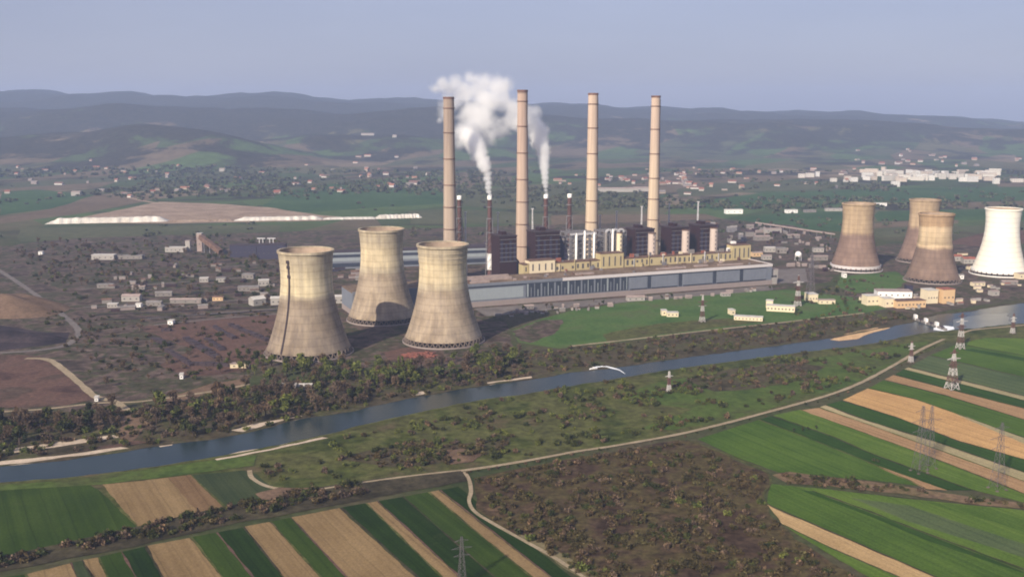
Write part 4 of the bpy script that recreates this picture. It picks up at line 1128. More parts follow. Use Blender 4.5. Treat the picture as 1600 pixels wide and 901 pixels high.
# pipe bridge
pts = [(1190, 352), (1240, 360), (1300, 372)]
pa, pb = G(1180, 354), G(1304, 373)
e = empty("pipe_bridge", pa, 0, "long pale pipe bridge crossing behind the switchyard", "pipe bridge")
d = pb - pa
m = MB(); m.bar((0, 0, 9), (d.x, d.y, 9), 2.6); m.build("pipe", m_pinkroof, e)
for k in range(12):
    f = (k + .5) / 12
    m = MB(); m.bar((d.x * f, d.y * f, 0), (d.x * f, d.y * f, 7.8), .9); m.build("support", m_steel, e)
# ruined foundations in the red soil: low walls in rows
for k, (p0, p1, w, lab) in enumerate([
    ((360, 509), (418, 533), 5.0, "long dark foundation wall nearest the foremost tower"), ((335, 512), (366, 530), 4.0, "dark foundation wall second from the foremost tower"),
    ((322, 530), (348, 548), 5, "short dark foundation wall in the middle of the red soil"), ((290, 530), (340, 560), 7, "broad dark foundation wall in the red soil"),
    ((240, 530), (264, 540), 7, "short broad dark foundation wall at the left of the red soil"), ((253, 517), (268, 517), 6, "small dark block of foundations above the red soil"),
    ((300, 570), (360, 572), 5, "dark foundation wall lying along the lower edge of the red soil"), ((260, 548), (300, 572), 4, "thin dark foundation wall left of the broad one")]):
    a, b = G(*p0), G(*p1)
    e = empty("foundation_wall", a, 0, lab, "low wall", "dark foundation walls in the red soil")
    dv = b - a
    m = MB(); q = Vector((-dv.y, dv.x, 0)).normalized() * w / 2
    n_ = max(2, int(dv.length / 7))
    for i in range(n_):
        f0, f1 = i / n_, (i + .92) / n_
        hh = 2.2 + 1.6 * rng.random()
        P = [dv * f0 + q, dv * f0 - q, dv * f1 - q, dv * f1 + q]
        m.face([p + Vector((0, 0, hh)) for p in P][::1])
        for i2 in range(4):
            j2 = (i2 + 1) % 4
            m.face([P[i2], P[j2], P[j2] + Vector((0, 0, hh)), P[i2] + Vector((0, 0, hh))])
    m.build("wall", m_soot, e)
# brown spoil mound and heaps
def mound(px, py, rx, ry, h, rz, mat, name, label, cat, seed, structure=False):
    c = G(px, py)
    m = MB(); N, K = 40, 10
    for i in range(K + 1):
        f = i / K
        for k in range(N):
            a = 2 * PI * k / N
            w = 1 + .18 * noise.noise(Vector((math.cos(a) * 1.5, math.sin(a) * 1.5, seed)))
            z = h * (1 - f ** 1.6) * (1 + .25 * noise.noise(Vector((f * math.cos(a) * 3, f * math.sin(a) * 3, seed + 5))))
            m.v.append((rx * f * w * math.cos(a), ry * f * w * math.sin(a), max(0, z) if i < K else -.05))
    for i in range(K):
        for k in range(N):
            k2 = (k + 1) % N
            m.f.append((i * N + k, i * N + k2, (i + 1) * N + k2, (i + 1) * N + k) if i else (i * N + k, i * N + k2, (i + 1) * N + k2, (i + 1) * N + k)); m.m.append(0)
    me_ = m.mesh(name, mat, True)
    bm = bmesh.new(); bm.from_mesh(me_); bmesh.ops.recalc_face_normals(bm, faces=bm.faces)
    bm.to_mesh(me_); bm.free()
    if sum(p.normal.z * p.area for p in me_.polygons) < 0: me_.flip_normals()
    o = mesh_obj(name, me_, None, c, rz)
    if structure: tag(o, kind="structure")
    else: tag(o, label, cat)
    return o
mound(20, 480, 95, 55, 16, R(-42), m_mound, "spoil_mound", "", "", 1.0, True)
mound(20, 528, 60, 22, 8, R(-10), m_coal, "coal_heap", "black coal heap in the yard below the brown spoil mound", "coal heap", 2.0)
mound(722, 716, 11, 7, 2.2, 0, m_mound, "earth_heap", "tan earth heap in the clearing beside the dyke road", "earth heap", 3.0)
# white ash banks far left
for k, (xa, xb, ya, yb, h, lab) in enumerate(((70, 262, 350, 346, 13, 0), (365, 504, 345, 343, 8, 0), (588, 660, 342, 340, 9, 0), (262, 365, 347, 345, 4, 0), (504, 588, 343, 342, 4, 0))):
    a, b = G(xa, ya), G(xb, yb)
    n_ = 60
    m = MB()
    dv = (b - a)
    q = Vector((-dv.y, dv.x, 0)).normalized()
    rows = []
    for i in range(n_ + 1):
        f = i / n_; p = dv * f
        tap = min(1, f * 9, (1 - f) * 14)
        hh = h * tap * (.80 + .28 * abs(noise.noise(Vector((f * 14, k * 3.3, 0)))) + .12 * noise.noise(Vector((f * 60, k, 1))))
        off = 5 * noise.noise(Vector((f * 20, 2, k)))
        b0 = len(m.v)
        m.v += [tuple(p + q * (off - 4)), tuple(p + q * (off + 5) + Vector((0, 0, hh))), tuple(p + q * (off + 22) + Vector((0, 0, hh * .95))), tuple(p + q * (off + 45) + Vector((0, 0, -.2)))]
        if i:
            for j in range(3):
                m.f.append((b0 - 4 + j, b0 + j, b0 + j + 1, b0 - 4 + j + 1)); m.m.append(0)
    me_ = m.mesh("ash_bank", m_ash if k != 3 else m_ash_brown)
    if sum(p.normal.z for p in me_.polygons) < 0: me_.flip_normals()
    tag(mesh_obj("ash_bank", me_, None, a), kind="structure")
# red scrap by the third tower
c = G(655, 556)
m = MB()
for k in range(90):
    x, y_ = max(-13, min(13, rng.gauss(0, 8))), max(-9, min(9, rng.gauss(0, 6))); a = rng.uniform(0, PI); l = rng.uniform(2, 6)
    z = rng.uniform(.3, 2.2)
    m.bar((x - l * math.cos(a), y_ - l * math.sin(a), z), (x + l * math.cos(a), y_ + l * math.sin(a), z + rng.uniform(-.3, .8)), rng.uniform(.5, 1.2))
tag(m.build("scrap_heap", m_red_scrap, None, c), "heap of red scrap steel between two cooling towers", "scrap heap")
sheet("soil_field", [(600, 550), (640, 542), (690, 552), (700, 565), (640, 570), (605, 562)], m_redsoil, Z3, 5, 2)
# weir with piers across the river
wa, wb = G(1428, 499), G(1478, 517)
e = empty("weir", wa, 0, "river weir with white piers upstream of the orange sandbank", "weir")
dv = wb - wa
m = MB(); m.bar((0, 0, 1.2), (dv.x, dv.y, 1.2), 3.0); m.build("sill", m_greywall, e)
for k in range(6):
    f = (k + .3) / 6
    m = MB(); m.box(dv.x * f - 1.3, dv.x * f + 1.3, dv.y * f - 3, dv.y * f + 3, 0, 6.5 if k % 2 == 0 else 4); m.build("pier", m_whitepaint if k % 2 == 0 else m_soot, e)
sheet("river_foam", [(1458, 513), (1476, 509), (1490, 511), (1492, 515), (1472, 518), (1460, 516)], m_foam, Z5 + .1, 4, 2)
sheet("weir_basin", [(1488, 500), (1530, 492), (1575, 490), (1578, 506), (1520, 514), (1490, 514)], m_sand, Z4 + .05, 6, 3).data.materials[0] = plain("shallow_water", c3(.10, .105, .09), .2, .05, .3, .4)
# motor boat with a curved white wake on the river
bp = G(927, 577)
e = empty("motor_boat", bp + Vector((0, 0, .45)), R(200), "small white motor boat drawing a curved wake on the river", "boat")
m = MB()
for z, w, l in ((0, .8, 3.4), (.9, 1.25, 4.2)):
    m.v += [(-l, -w, z), (l * .4, -w, z), (l, 0, z + .1), (l * .4, w, z), (-l, w, z)]
m.f += [(0, 1, 6, 5), (1, 2, 7, 6), (2, 3, 8, 7), (3, 4, 9, 8), (4, 0, 5, 9), (5, 6, 7, 8, 9)]; m.m += [0] * 6
m.build("hull", m_whitepaint, e)
m = MB(); m.box(-1.4, .9, -.8, .8, .92, 1.9); m.build("cabin", m_whitepaint, e)
m = MB(); m.box(.92, 1.0, -.7, .7, 1.2, 1.8); m.build("windscreen", m_window, e)
wk = smooth_path([G(*p) for p in ((921, 578), (932, 574), (945, 573), (958, 576), (968, 579), (977, 585))], 8)
vs, fs = [], []
for i, p in enumerate(wk):
    dd = (wk[min(i + 1, len(wk) - 1)] - wk[max(i - 1, 0)]).normalized(); q = Vector((-dd.y, dd.x, 0))
    f = i / (len(wk) - 1); w = 1.6 * (.4 + math.sin(PI * min(1, f * 1.15)) ) * (1 + .35 * noise.noise(p * .2))
    if f > .9: w *= (1 - f) / .1 + .05
    vs += [tuple(p + q * w + Vector((0, 0, Z5 + .25))), tuple(p - q * w + Vector((0, 0, Z5 + .25)))]
    if i: fs.append((2 * i - 2, 2 * i - 1, 2 * i + 1, 2 * i))
me_ = bpy.data.meshes.new("wake"); me_.from_pydata(vs, [], fs); me_.materials.append(m_foam)
tag(mesh_obj("wake", me_), kind="stuff")

# ------------------------------------------------------------------ pylons and masts
def lattice(mb, h, w0, w1, bays, t):
    wd = lambda f: w0 + (w1 - w0) * f ** .75
    lv = [h * (1 - (1 - i / bays) ** 1.25) for i in range(bays + 1)]
    for i in range(bays):
        z0, z1 = lv[i], lv[i + 1]; a, b = wd(z0 / h) / 2, wd(z1 / h) / 2
        c0 = [(-a, -a, z0), (a, -a, z0), (a, a, z0), (-a, a, z0)]; c1 = [(-b, -b, z1), (b, -b, z1), (b, b, z1), (-b, b, z1)]
        for k in range(4):
            j = (k + 1) % 4
            mb.bar(c0[k], c1[k], t * 1.5)
            mb.bar(c0[k], c1[j], t); mb.bar(c0[j], c1[k], t)
            mb.bar(c1[k], c1[j], t)
def pylon(px, py, py_top, mat, label, arms=3, thick=.3, rz=R(20), w0=None, cat="pylon", name="pylon", group="lattice pylons"):
    c = G(px, py); h = at_dist(px, py_top, c.y).z
    e = empty(name, c, rz, label, cat, group)
    w0 = w0 or h * .17
    m = MB(); lattice(m, h, w0, max(.9, h * .025), 9, thick); m.build("lattice_body", mat, e)
    for k in range(arms):
        z = h * (.62 + .15 * k); l = h * (.17, .21, .14)[k % 3]
        m = MB()
        for sx in (-1, 1):
            m.bar((0, -.5, z + h * .03), (sx * l, 0, z), thick * 1.2); m.bar((0, .5, z + h * .03), (sx * l, 0, z), thick * 1.2); m.bar((0, 0, z - h * .015), (sx * l, 0, z), thick * 1.2)
        m.build("cross_arm", mat, e)
    for sx in (-1, 1):
        for sy in (-1, 1):
            m = MB(); m.box(sx * w0 / 2 - .8, sx * w0 / 2 + .8, sy * w0 / 2 - .8, sy * w0 / 2 + .8, 0, .8); m.build("footing", m_column, e)
    return e
pylon(1487, 608, 546, m_pylon_rw, "large red and white pylon standing on the brown strip of field", 3, .28, w0=9)
pylon(1500, 545, 489, m_pylon_rw, "tall red and white pylon by the river bank below the weir basin", 3, .28)
pylon(1423, 566, 533, m_pylon_rw, "red and white pylon beside the end of the dyke road", 2, .26)
pylon(1582, 521, 490, m_pylon_rw, "red and white pylon on the far right bank", 2, .26)
pylon(1045, 612, 580, m_pylon_rw, "red and white pylon alone on the south bank meadow", 2, .26)
pylon(1097, 503, 462, m_pylon_rw, "red and white pylon on the lawn in front of the turbine hall", 2, .26)
pylon(1436, 737, 634, m_pylon_grey, "grey lattice pylon, left leg of the pair of masts in the tan strips", 3, .085)
pylon(1450, 731, 634, m_pylon_grey, "grey lattice pylon, right leg of the pair of masts in the tan strips", 2, .085)
pylon(1558, 764, 660, m_pylon_grey, "grey lattice pylon near the ditch in the striped fields", 3, .085)
pylon(722, 915, 838, m_pylon_grey, "grey lattice pylon in the dark green strip near the tracks", 3, .07)
pylon(1266, 462, 395, m_pylon_grey, "grey lattice mast right of the concrete apron", 2, .28)
pylon(1246, 478, 430, m_pylon_rw, "short red and white mast behind the askew cream block", 2, .36)
for k, (px, Y, zt, lab) in enumerate([(964, 1600, 88, "thin steel mast between the buff chimney and the dark boiler house"), (1003, 1640, 92, "thin steel mast left of the last chimney"), (1046, 1650, 96, "thin steel mast right of the last chimney"),
                                     (1091, 1660, 98, "thin steel mast between the last two boiler houses"), (778, 1560, 90, "thin steel mast left of the first boiler house"), (832, 1560, 96, "thin steel mast between the pink chimney and the steam plume"),
                                     (938, 1580, 84, "thin steel mast right of the buff chimney"), (727, 1500, 96, "thin steel mast right of the idle stack by the sooty chimney")]):
    e = empty("steel_mast", Vector(((px - CX) / FPX * Y * 1.0, Y, 0)), 0, lab, "mast", "thin steel masts")
    m = MB(); lattice(m, zt, 4.0, 1.0, 12, .45); m.build("lattice_body", m_palesteel, e)
    m = MB(); m.box(-2, 2, -1, 1, zt, zt + 1.2); m.build("head_frame", m_palesteel, e)

# ------------------------------------------------------------------ vegetation
def quads_mesh(name, Q, mat):
    """Q: (n,4,3) array of quads -> one mesh"""
    n = len(Q)
    me_ = bpy.data.meshes.new(name)
    me_.vertices.add(n * 4); me_.vertices.foreach_set("co", np.ascontiguousarray(Q, dtype=np.float32).ravel())
    me_.loops.add(n * 4); me_.loops.foreach_set("vertex_index", np.arange(n * 4, dtype=np.int32))
    me_.polygons.add(n); me_.polygons.foreach_set("loop_start", np.arange(0, n * 4, 4, dtype=np.int32))
    me_.update(calc_edges=True)
    if mat: me_.materials.append(mat)
    return me_
def leaf_quads(C, size, aspect=1.0, up=0.0):
    n = len(C)
    u = nrs.normal(size=(n, 3)); u[:, 2] += up
    u /= np.linalg.norm(u, axis=1)[:, None]
    w = np.cross(u, nrs.normal(size=(n, 3))); w /= np.linalg.norm(w, axis=1)[:, None] + 1e-9
    s_ = (size * (.6 + .8 * nrs.rand(n)))[:, None] if not np.isscalar(size) else size * (.6 + .8 * nrs.rand(n))[:, None]
    a, b = u * s_, w * s_ * aspect
    return np.stack([C - a - b * .6, C + a * .8 - b, C + a + b * .7, C - a * .7 + b], axis=1)
def crown_points(n, lobes):
    P = []
    for (cx, cy_, cz, rx, ry, rz_) in lobes:
        k = max(4, int(n / len(lobes)))
        d = nrs.normal(size=(k, 3)); d /= np.linalg.norm(d, axis=1)[:, None]
        r_ = (nrs.rand(k) ** .45)[:, None]
        P.append(d * r_ * np.array([rx, ry, rz_]) + np.array([cx, cy_, cz]))
    return np.concatenate(P)
def make_crown(kind):
    """unit-sized tree about 10 m tall"""
    nl = rng.randint(5, 8)
    lobes = []
    for k in range(nl):
        a = rng.uniform(0, 2 * PI); r_ = rng.uniform(.4, 2.0)
        lobes.append((r_ * math.cos(a), r_ * math.sin(a), rng.uniform(4.2, 8.2), rng.uniform(1.2, 2.1), rng.uniform(1.2, 2.1), rng.uniform(1.1, 2.0)))
    if kind == "bare":
        P = crown_points(300, lobes); return leaf_quads(P, .62, .28, .9)
    if kind == "poplar":
        lobes = [(rng.uniform(-.3, .3), rng.uniform(-.3, .3), 3 + 1.3 * k, 1.25 - .13 * k, 1.25 - .13 * k, 1.5) for k in range(6)]
        return leaf_quads(crown_points(260, lobes), .42, .8)
    P = crown_points(300, lobes); return leaf_quads(P, .50, .8)
def trunk_quads():
    segs = [((0, 0, 0), (.1, .05, 5.0), .28, .16)]
    for k in range(4):
        a = 2 * PI * k / 4 + rng.uniform(-.4, .4)
        segs.append(((.05, .03, 2.6 + .5 * k), (1.6 * math.cos(a), 1.6 * math.sin(a), 5.4 + .5 * k), .13, .05))
    Q = []
    for a, b, w0, w1 in segs:
        a, b = np.array(a), np.array(b)
        o = [np.array(v) for v in ((-1, -1, 0), (1, -1, 0), (1, 1, 0), (-1, 1, 0))]
        for k in range(4):
            j = (k + 1) % 4
            Q.append([a + o[k] * w0, a + o[j] * w0, b + o[j] * w1, b + o[k] * w1])
    return np.array(Q)
KINDS = {"bare": m_leaf_bare, "green": m_leaf_green, "dark": m_leaf_dark, "poplar": m_leaf_green}
CROWN = {k: [make_crown(k) for _ in range(4)] for k in KINDS}
TRUNK = [trunk_quads() for _ in range(3)]
CROWN_ME = {k: [quads_mesh("crown", q, KINDS[k]) for q in v] for k, v in CROWN.items()}
TRUNK_ME = [quads_mesh("trunk", q, m_bark) for q in TRUNK]
def make_bush():
    nl = rng.randint(3, 5)
    lobes = [(rng.uniform(-.7, .7), rng.uniform(-.7, .7), rng.uniform(.35, .8), rng.uniform(.5, .9), rng.uniform(.5, .9), rng.uniform(.4, .7)) for _ in range(nl)]
    return leaf_quads(crown_points(130, lobes), .22, .6, .3)
BUSH = [make_bush() for _ in range(6)]
BMATS = {"brown": m_leaf_brown, "dark": m_leaf_dark, "green": m_leaf_green, "bare": m_leaf_bare}
BUSH_ME = {k: [quads_mesh("shrub", q, mt) for q in BUSH] for k, mt in BMATS.items()}

def inside(poly, x, y_):
    r_ = False; n = len(poly); j = n - 1
    for i in range(n):
        xi, yi = poly[i].x, poly[i].y; xj, yj = poly[j].x, poly[j].y
        if (yi > y_) != (yj > y_) and x < (xj - xi) * (y_ - yi) / (yj - yi) + xi: r_ = not r_
        j = i
    return r_
RIVER = [G(*p) for p in river_n + river_s]
ROADS = [smooth_path([G(*p) for p in DYKE], 4)]
def scatter(pix, density, clump=.5, cs=30.0, thr=-.15, seed=0.0):
    """random points in a ground polygon; density per 100 m2, gathered in clumps"""
    poly = [G(*p) for p in pix]
    x0, x1 = min(p.x for p in poly), max(p.x for p in poly); y0, y1 = min(p.y for p in poly), max(p.y for p in poly)
    out = []
    for _ in range(int((x1 - x0) * (y1 - y0) * density / 100)):
        x, y_ = rng.uniform(x0, x1), rng.uniform(y0, y1)
        if not inside(poly, x, y_) or inside(RIVER, x, y_): continue
        if noise.noise(Vector((x / cs, y_ / cs, seed))) < thr + clump * rng.uniform(-.5, .5): continue
        out.append((x, y_))
    return out
TREES, BUSHES = [], []      # (x, y, size, kind, zone)
def trees(pix, dens, size, kinds, zone, **kw):
    for x, y_ in scatter(pix, dens, **kw): TREES.append((x, y_, size * rng.uniform(.45, 1.5) , rng.choice(kinds), zone))
def bushes(pix, dens, size, kinds, zone, **kw):
    for x, y_ in scatter(pix, dens, **kw): BUSHES.append((x, y_, size * rng.uniform(.55, 1.5), rng.choice(kinds), zone))
WEST = "in the wood on the far bank left of the clearing"
MIDW = "in the wood between the river and the nearest cooling towers"
YARD = "in the scrub of the works yard on the left"
trees([(-60, 650), (60, 648), (190, 641), (196, 668), (180, 676), (90, 688), (-60, 706)], 1.1, 1.1, ["bare", "bare", "bare", "dark"], WEST, thr=-.35, seed=1)
trees([(222, 634), (300, 622), (420, 604), (520, 588), (640, 584), (700, 580), (620, 616), (530, 640), (460, 652), (390, 668), (330, 680), (240, 690)], 1.0, 1.1, ["bare", "bare", "bare", "green", "dark"], MIDW, thr=-.3, seed=2)
trees([(400, 572), (560, 572), (640, 576), (760, 552), (830, 548), (870, 560), (800, 588), (700, 604), (560, 600), (420, 598)], 1.1, 1.05, ["bare", "green", "green", "dark", "bare"], MIDW, thr=-.3, seed=3)
trees([(500, 570), (650, 574), (640, 600), (560, 610), (500, 600)], .5, 1.1, ["green", "green", "poplar"], MIDW, thr=-.2, seed=4)
trees([(90, 520), (220, 512), (300, 560), (250, 600), (150, 606), (100, 560)], .22, .85, ["bare", "bare", "dark"], YARD, thr=-.1, seed=5)
trees([(330, 560), (420, 545), (440, 575), (380, 592), (340, 585)], .5, .9, ["green", "dark", "bare"], YARD, thr=-.2, seed=6)
BACK = "among the sheds behind the works yard"
trees([(30, 380), (440, 372), (440, 440), (420, 470), (250, 470), (100, 450), (20, 420)], .12, 1.0, ["bare", "bare", "dark"], BACK, thr=-.05, cs=60, seed=7)
trees([(1260, 440), (1340, 430), (1360, 470), (1320, 480), (1200, 470)], .16, .8, ["dark", "bare"], BACK, thr=0, seed=8)
trees([(780, 496), (900, 484), (1100, 460), (1210, 452), (1215, 447), (980, 468), (760, 486)], .3, .55, ["bare", "dark"], BACK, thr=0, seed=9)
trees([(1180, 345), (1300, 370), (1320, 395), (1300, 430), (1220, 415)], .10, .9, ["bare", "dark"], BACK, thr=0, seed=10)
# scrub
HE = "on the brown heath between the tracks"
bushes([(745, 752), (830, 730), (960, 708), (1060, 692), (1150, 722), (1195, 745), (1188, 775), (1198, 802), (1240, 846), (1345, 908), (1420, 975), (980, 975), (915, 905), (850, 860), (760, 805)], 4.6, 1.9, ["brown", "brown", "brown", "bare", "dark", "brown"], HE, thr=-.16, cs=20, seed=11)
bushes([(745, 752), (830, 730), (960, 708), (1060, 692), (1150, 722), (1195, 745), (1188, 775), (1198, 802), (1240, 846), (1345, 908), (1420, 975), (980, 975), (915, 905), (850, 860), (760, 805)], .3, 2.3, ["green", "dark", "brown"], HE, thr=.08, cs=30, seed=12)
ME = "on the meadow beside the river"
bushes([(520, 690), (740, 632), (980, 592), (1250, 554), (1400, 533), (1440, 536), (1350, 590), (1140, 652), (960, 690), (720, 730), (560, 745), (480, 760), (380, 735)], 2.4, 2.2, ["dark", "green", "brown", "green", "dark", "bare"], ME, thr=.08, cs=42, seed=13)
bushes([(520, 715), (600, 698), (740, 688), (810, 678), (780, 708), (700, 724), (600, 732)], 2.6, 2.1, ["brown", "bare", "dark"], ME, thr=-.15, cs=25, seed=14)
bushes([(1070, 592), (1150, 578), (1240, 567), (1290, 573), (1260, 592), (1180, 608), (1110, 610)], 1.8, 1.8, ["brown", "bare", "dark"], ME, thr=-.2, cs=25, seed=15)
DI = "along the ditch beside the strip fields"
bushes([(-60, 886), (0, 873), (150, 840), (300, 805), (480, 767), (560, 755), (570, 772), (400, 806), (230, 843), (0, 888), (-60, 902)], 5.5, 2.3, ["bare", "brown", "dark", "dark"], DI, thr=-.35, cs=20, seed=16)
VE = "on the brown verge between the green fields"
bushes([(1210, 744), (1300, 748), (1450, 768), (1540, 782), (1620, 790), (1620, 796), (1540, 788), (1430, 776), (1300, 762), (1225, 757)], 3.6, 2.0, ["brown", "bare", "dark"], VE, thr=-.2, cs=18, seed=17)
BA = "on the brown bank below the lawn"
bushes([(810, 552), (960, 538), (1200, 508), (1390, 488), (1430, 496), (1390, 508), (1290, 527), (1100, 552), (960, 573), (870, 588)], 1.6, 2.3, ["bare", "brown", "brown", "dark", "green"], BA, thr=-.25, cs=26, seed=18)
bushes([(-60, 655), (190, 643), (420, 600), (700, 582), (830, 560), (830, 588), (600, 628), (390, 672), (200, 700), (-60, 728)], 1.9, 2.3, ["bare", "brown", "dark", "green"], BA, thr=-.2, cs=26, seed=19)
bushes([(60, 490), (420, 470), (430, 560), (380, 590), (160, 610), (110, 560)], .45, 2.2, ["bare", "brown", "dark"], YARD, thr=0, cs=40, seed=20)
bushes([(20, 385), (440, 372), (430, 470), (110, 470), (60, 440)], .35, 2.6, ["bare", "brown", "dark", "green"], BACK, thr=0, cs=60, seed=21)
bushes([(1300, 440), (1400, 430), (1350, 490), (1200, 500), (1240, 465)], .5, 2.2, ["dark", "green", "bare"], BACK, thr=0, cs=30, seed=22)
for i in range(0, len(ROADS[0]) - 1):
    p = ROADS[0][i]
    if rng.random() < .9:
        BUSHES.append((p.x + rng.uniform(2.5, 5), p.y - rng.uniform(3, 6), rng.uniform(.7, 1.7), rng.choice(["dark", "bare", "brown"]), "along the dyke road"))
for px, py in ((1254, 674), (1262, 672), (1275, 671), (1240, 675)):
    p = G(px, py); TREES.append((p.x, p.y, .38 * rng.uniform(.8, 1.2), "dark", "in the green field below the dyke road"))
for px, py in ((1373, 722), (1366, 720)):
    p = G(px, py); BUSHES.append((p.x, p.y, 1.6, "dark", "at the tip of the brown wedge in the green fields"))

WORD = {"bare": "bare brown tree", "green": "pale green spring tree", "dark": "dark green tree", "poplar": "slim upright green tree"}
BWORD = {"bare": "bare greyish shrub", "brown": "dry brown shrub", "dark": "dark green shrub", "green": "pale green shrub"}
def order(L): return sorted(L, key=lambda q: -q[2] / q[1])
def in_frame(q):
    a, b, w = proj((q[0], q[1], 0)); return -5 < a < 1605 and b < 905
TREES = order(TREES); BUSHES = order(BUSHES)
vis_t = [q for q in TREES if in_frame(q)]; vis_b = [q for q in BUSHES if in_frame(q)]
one_t, one_b = vis_t[:280], vis_b[:280]
ids_t, ids_b = set(map(id, one_t)), set(map(id, one_b))
for x, y_, sz, kind, zone in one_t:
    e = empty("tree", (x, y_, 0), rng.uniform(0, 2 * PI), WORD[kind] + " " + zone, "tree", WORD[kind] + "s " + zone)
    e.scale = (sz * rng.uniform(.9, 1.2), sz * rng.uniform(.9, 1.2), sz)
    mesh_obj("trunk", rng.choice(TRUNK_ME), e); mesh_obj("crown", rng.choice(CROWN_ME[kind]), e)
for x, y_, sz, kind, zone in one_b:
    o = mesh_obj("shrub", rng.choice(BUSH_ME[kind]), None, (x, y_, .2), rng.uniform(0, 2 * PI))
    o.scale = (sz, sz, sz * rng.uniform(.8, 1.3)); tag(o, BWORD[kind] + " " + zone, "shrub", BWORD[kind] + "s " + zone)
def mass(name, items, src, mats, z=0.15):
    """the remaining ones: one object per material is not needed, material index per clump"""
    Qs, mi = [], []
    keys = list(mats)
    for x, y_, sz, kind, *_ in items:
        q = src(kind); a = rng.uniform(0, 2 * PI); ca, sa = math.cos(a), math.sin(a)
        zz = z if len(_) < 2 else _[1]
        M_ = np.array([[ca, -sa, 0], [sa, ca, 0], [0, 0, 1]]) * sz
        Qs.append(q @ M_.T + np.array([x, y_, zz])); mi.append(np.full(len(q), keys.index(kind), dtype=np.int32))
    Q = np.concatenate(Qs)
    me_ = quads_mesh(name, Q, None)
    for k in keys: me_.materials.append(mats[k])
    me_.polygons.foreach_set("material_index", np.concatenate(mi))
    me_.update()
    return tag(mesh_obj(name, me_), kind="stuff")
rest_t = [q for q in TREES if id(q) not in ids_t]
rest_b = [q for q in BUSHES if id(q) not in ids_b]
print("TREES", len(TREES), "BUSHES", len(BUSHES))
mass("woodland", rest_t, lambda k: np.concatenate([rng.choice(CROWN[k]), rng.choice(TRUNK)]), KINDS)
mass("undergrowth", rest_b, lambda k: rng.choice(BUSH), BMATS)
# far woods on the plain and the hills: loose tree clumps
far = []
def wood_here(X, Y): return noise.fractal(Vector((X / 700, Y / 700, 7.7)), 1.0, 2.0, 4)
tries = 0
while len(far) < 1700 and tries < 120000:
    tries += 1
    Y = 2600 + 1700 * rng.random() ** 1.1
    X = (rng.uniform(-60, 1660) - CX) / FPX * Y
    h_ = terrain(X, Y)
    thr = .12 if h_ < 25 else -.12
    if wood_here(X, Y) + .15 * rng.uniform(-1, 1) < thr: continue
    px, py, _w = proj((X, Y, h_))
    if Y < 2500 and 1000 < px and rng.random() < .6: continue
    far.append((X, Y, rng.uniform(3.5, 7) * (1 + Y / 9000), "far", 0, h_))
FARQ = []
for _ in range(5):
    P = crown_points(26, [(rng.uniform(-.8, .8), rng.uniform(-.8, .8), rng.uniform(.3, .8), .8, .8, .55) for _ in range(4)])
    FARQ.append(leaf_quads(P, .42, .9))
mass("distant_woods", far, lambda k: rng.choice(FARQ), {"far": m_leaf_wood})
# field hedges and thickets on the near plain behind the works
th = []
for _ in range(700):
    px, py = rng.uniform(-20, 1620), rng.uniform(262, 372)
    p = G(px, py)
    if terrain(p.x, p.y) > 8: continue
    if noise.fractal(Vector((p.x / 260, p.y / 420, 2.2)), 1.0, 2.0, 4) < .10: continue
    if 100 < px < 560 and 312 < py < 350: continue
    th.append((p.x, p.y, rng.uniform(3, 6.5), "far", 0, .1))
mass("thickets", th, lambda k: rng.choice(FARQ), {"far": m_leaf_wood})

# ------------------------------------------------------------------ villages and the white town
def house_mesh(w, d, h, rise):
    m = MB(); m.gable(w, d, h, rise, .5); return m.mesh("house", [m_housewall, m_houseroof])
HOUSES = [house_mesh(11, 9, 4.5, 3.0), house_mesh(14, 9, 4, 3.0), house_mesh(9, 9, 6, 3.2), house_mesh(20, 10, 4, 2.5)]
def village(n, x0, x1, y0, y1, label, group, scale=1.0):
    k = 0; t_ = 0
    while k < n and t_ < n * 30:
        t_ += 1
        px, py = rng.uniform(x0, x1), rng.uniform(y0, y1)
        p = G(px, py); h_ = terrain(p.x, p.y)
        if h_ > 40: continue
        if noise.noise(Vector((px / 45, py / 12, n))) < -.05: continue
        o = mesh_obj("house", rng.choice(HOUSES), None, (p.x, p.y, h_), rng.uniform(-.6, .6))
        s_ = scale * rng.uniform(.8, 1.5); o.scale = (s_, s_, s_)
        tag(o, label, "house", group); k += 1
village(54, 10, 560, 264, 312, "small pale village house below the dark left-hand hills", "houses of the village below the hills", 1.0)
village(44, 1010, 1340, 262, 300, "small pale village house left of the white apartment town", "houses of the village left of the white town", 1.0)
village(38, 860, 1080, 272, 304, "small village house seen between the last two chimneys", "houses of the village behind the chimneys", 1.0)
village(26, 540, 690, 236, 300, "small village house left of the sooty chimney", "houses of the village left of the chimneys", 1.2)
village(26, 1340, 1600, 232, 262, "small village house behind the white apartment town", "houses of the village behind the white town", 1.3)
def block_mesh(w, d, h, floors):
    m = MB(); m.box(-w / 2, w / 2, 0, d, 0, h, 0, 1)
    for f in range(floors):
        z = h * (f + .35) / floors
        n_ = int(w / 6)
        for k in range(n_):
            x = -w / 2 + w * (k + .5) / n_
            m.box(x - 1.1, x + 1.1, -.1, .05, z, z + h / floors * .42, 2)
    return m.mesh("apartment_block", [m_blockwall, m_pinkroof, m_window])
BL = [block_mesh(46, 13, 16, 5), block_mesh(62, 13, 16, 5), block_mesh(26, 14, 19, 6), block_mesh(36, 13, 13, 4)]
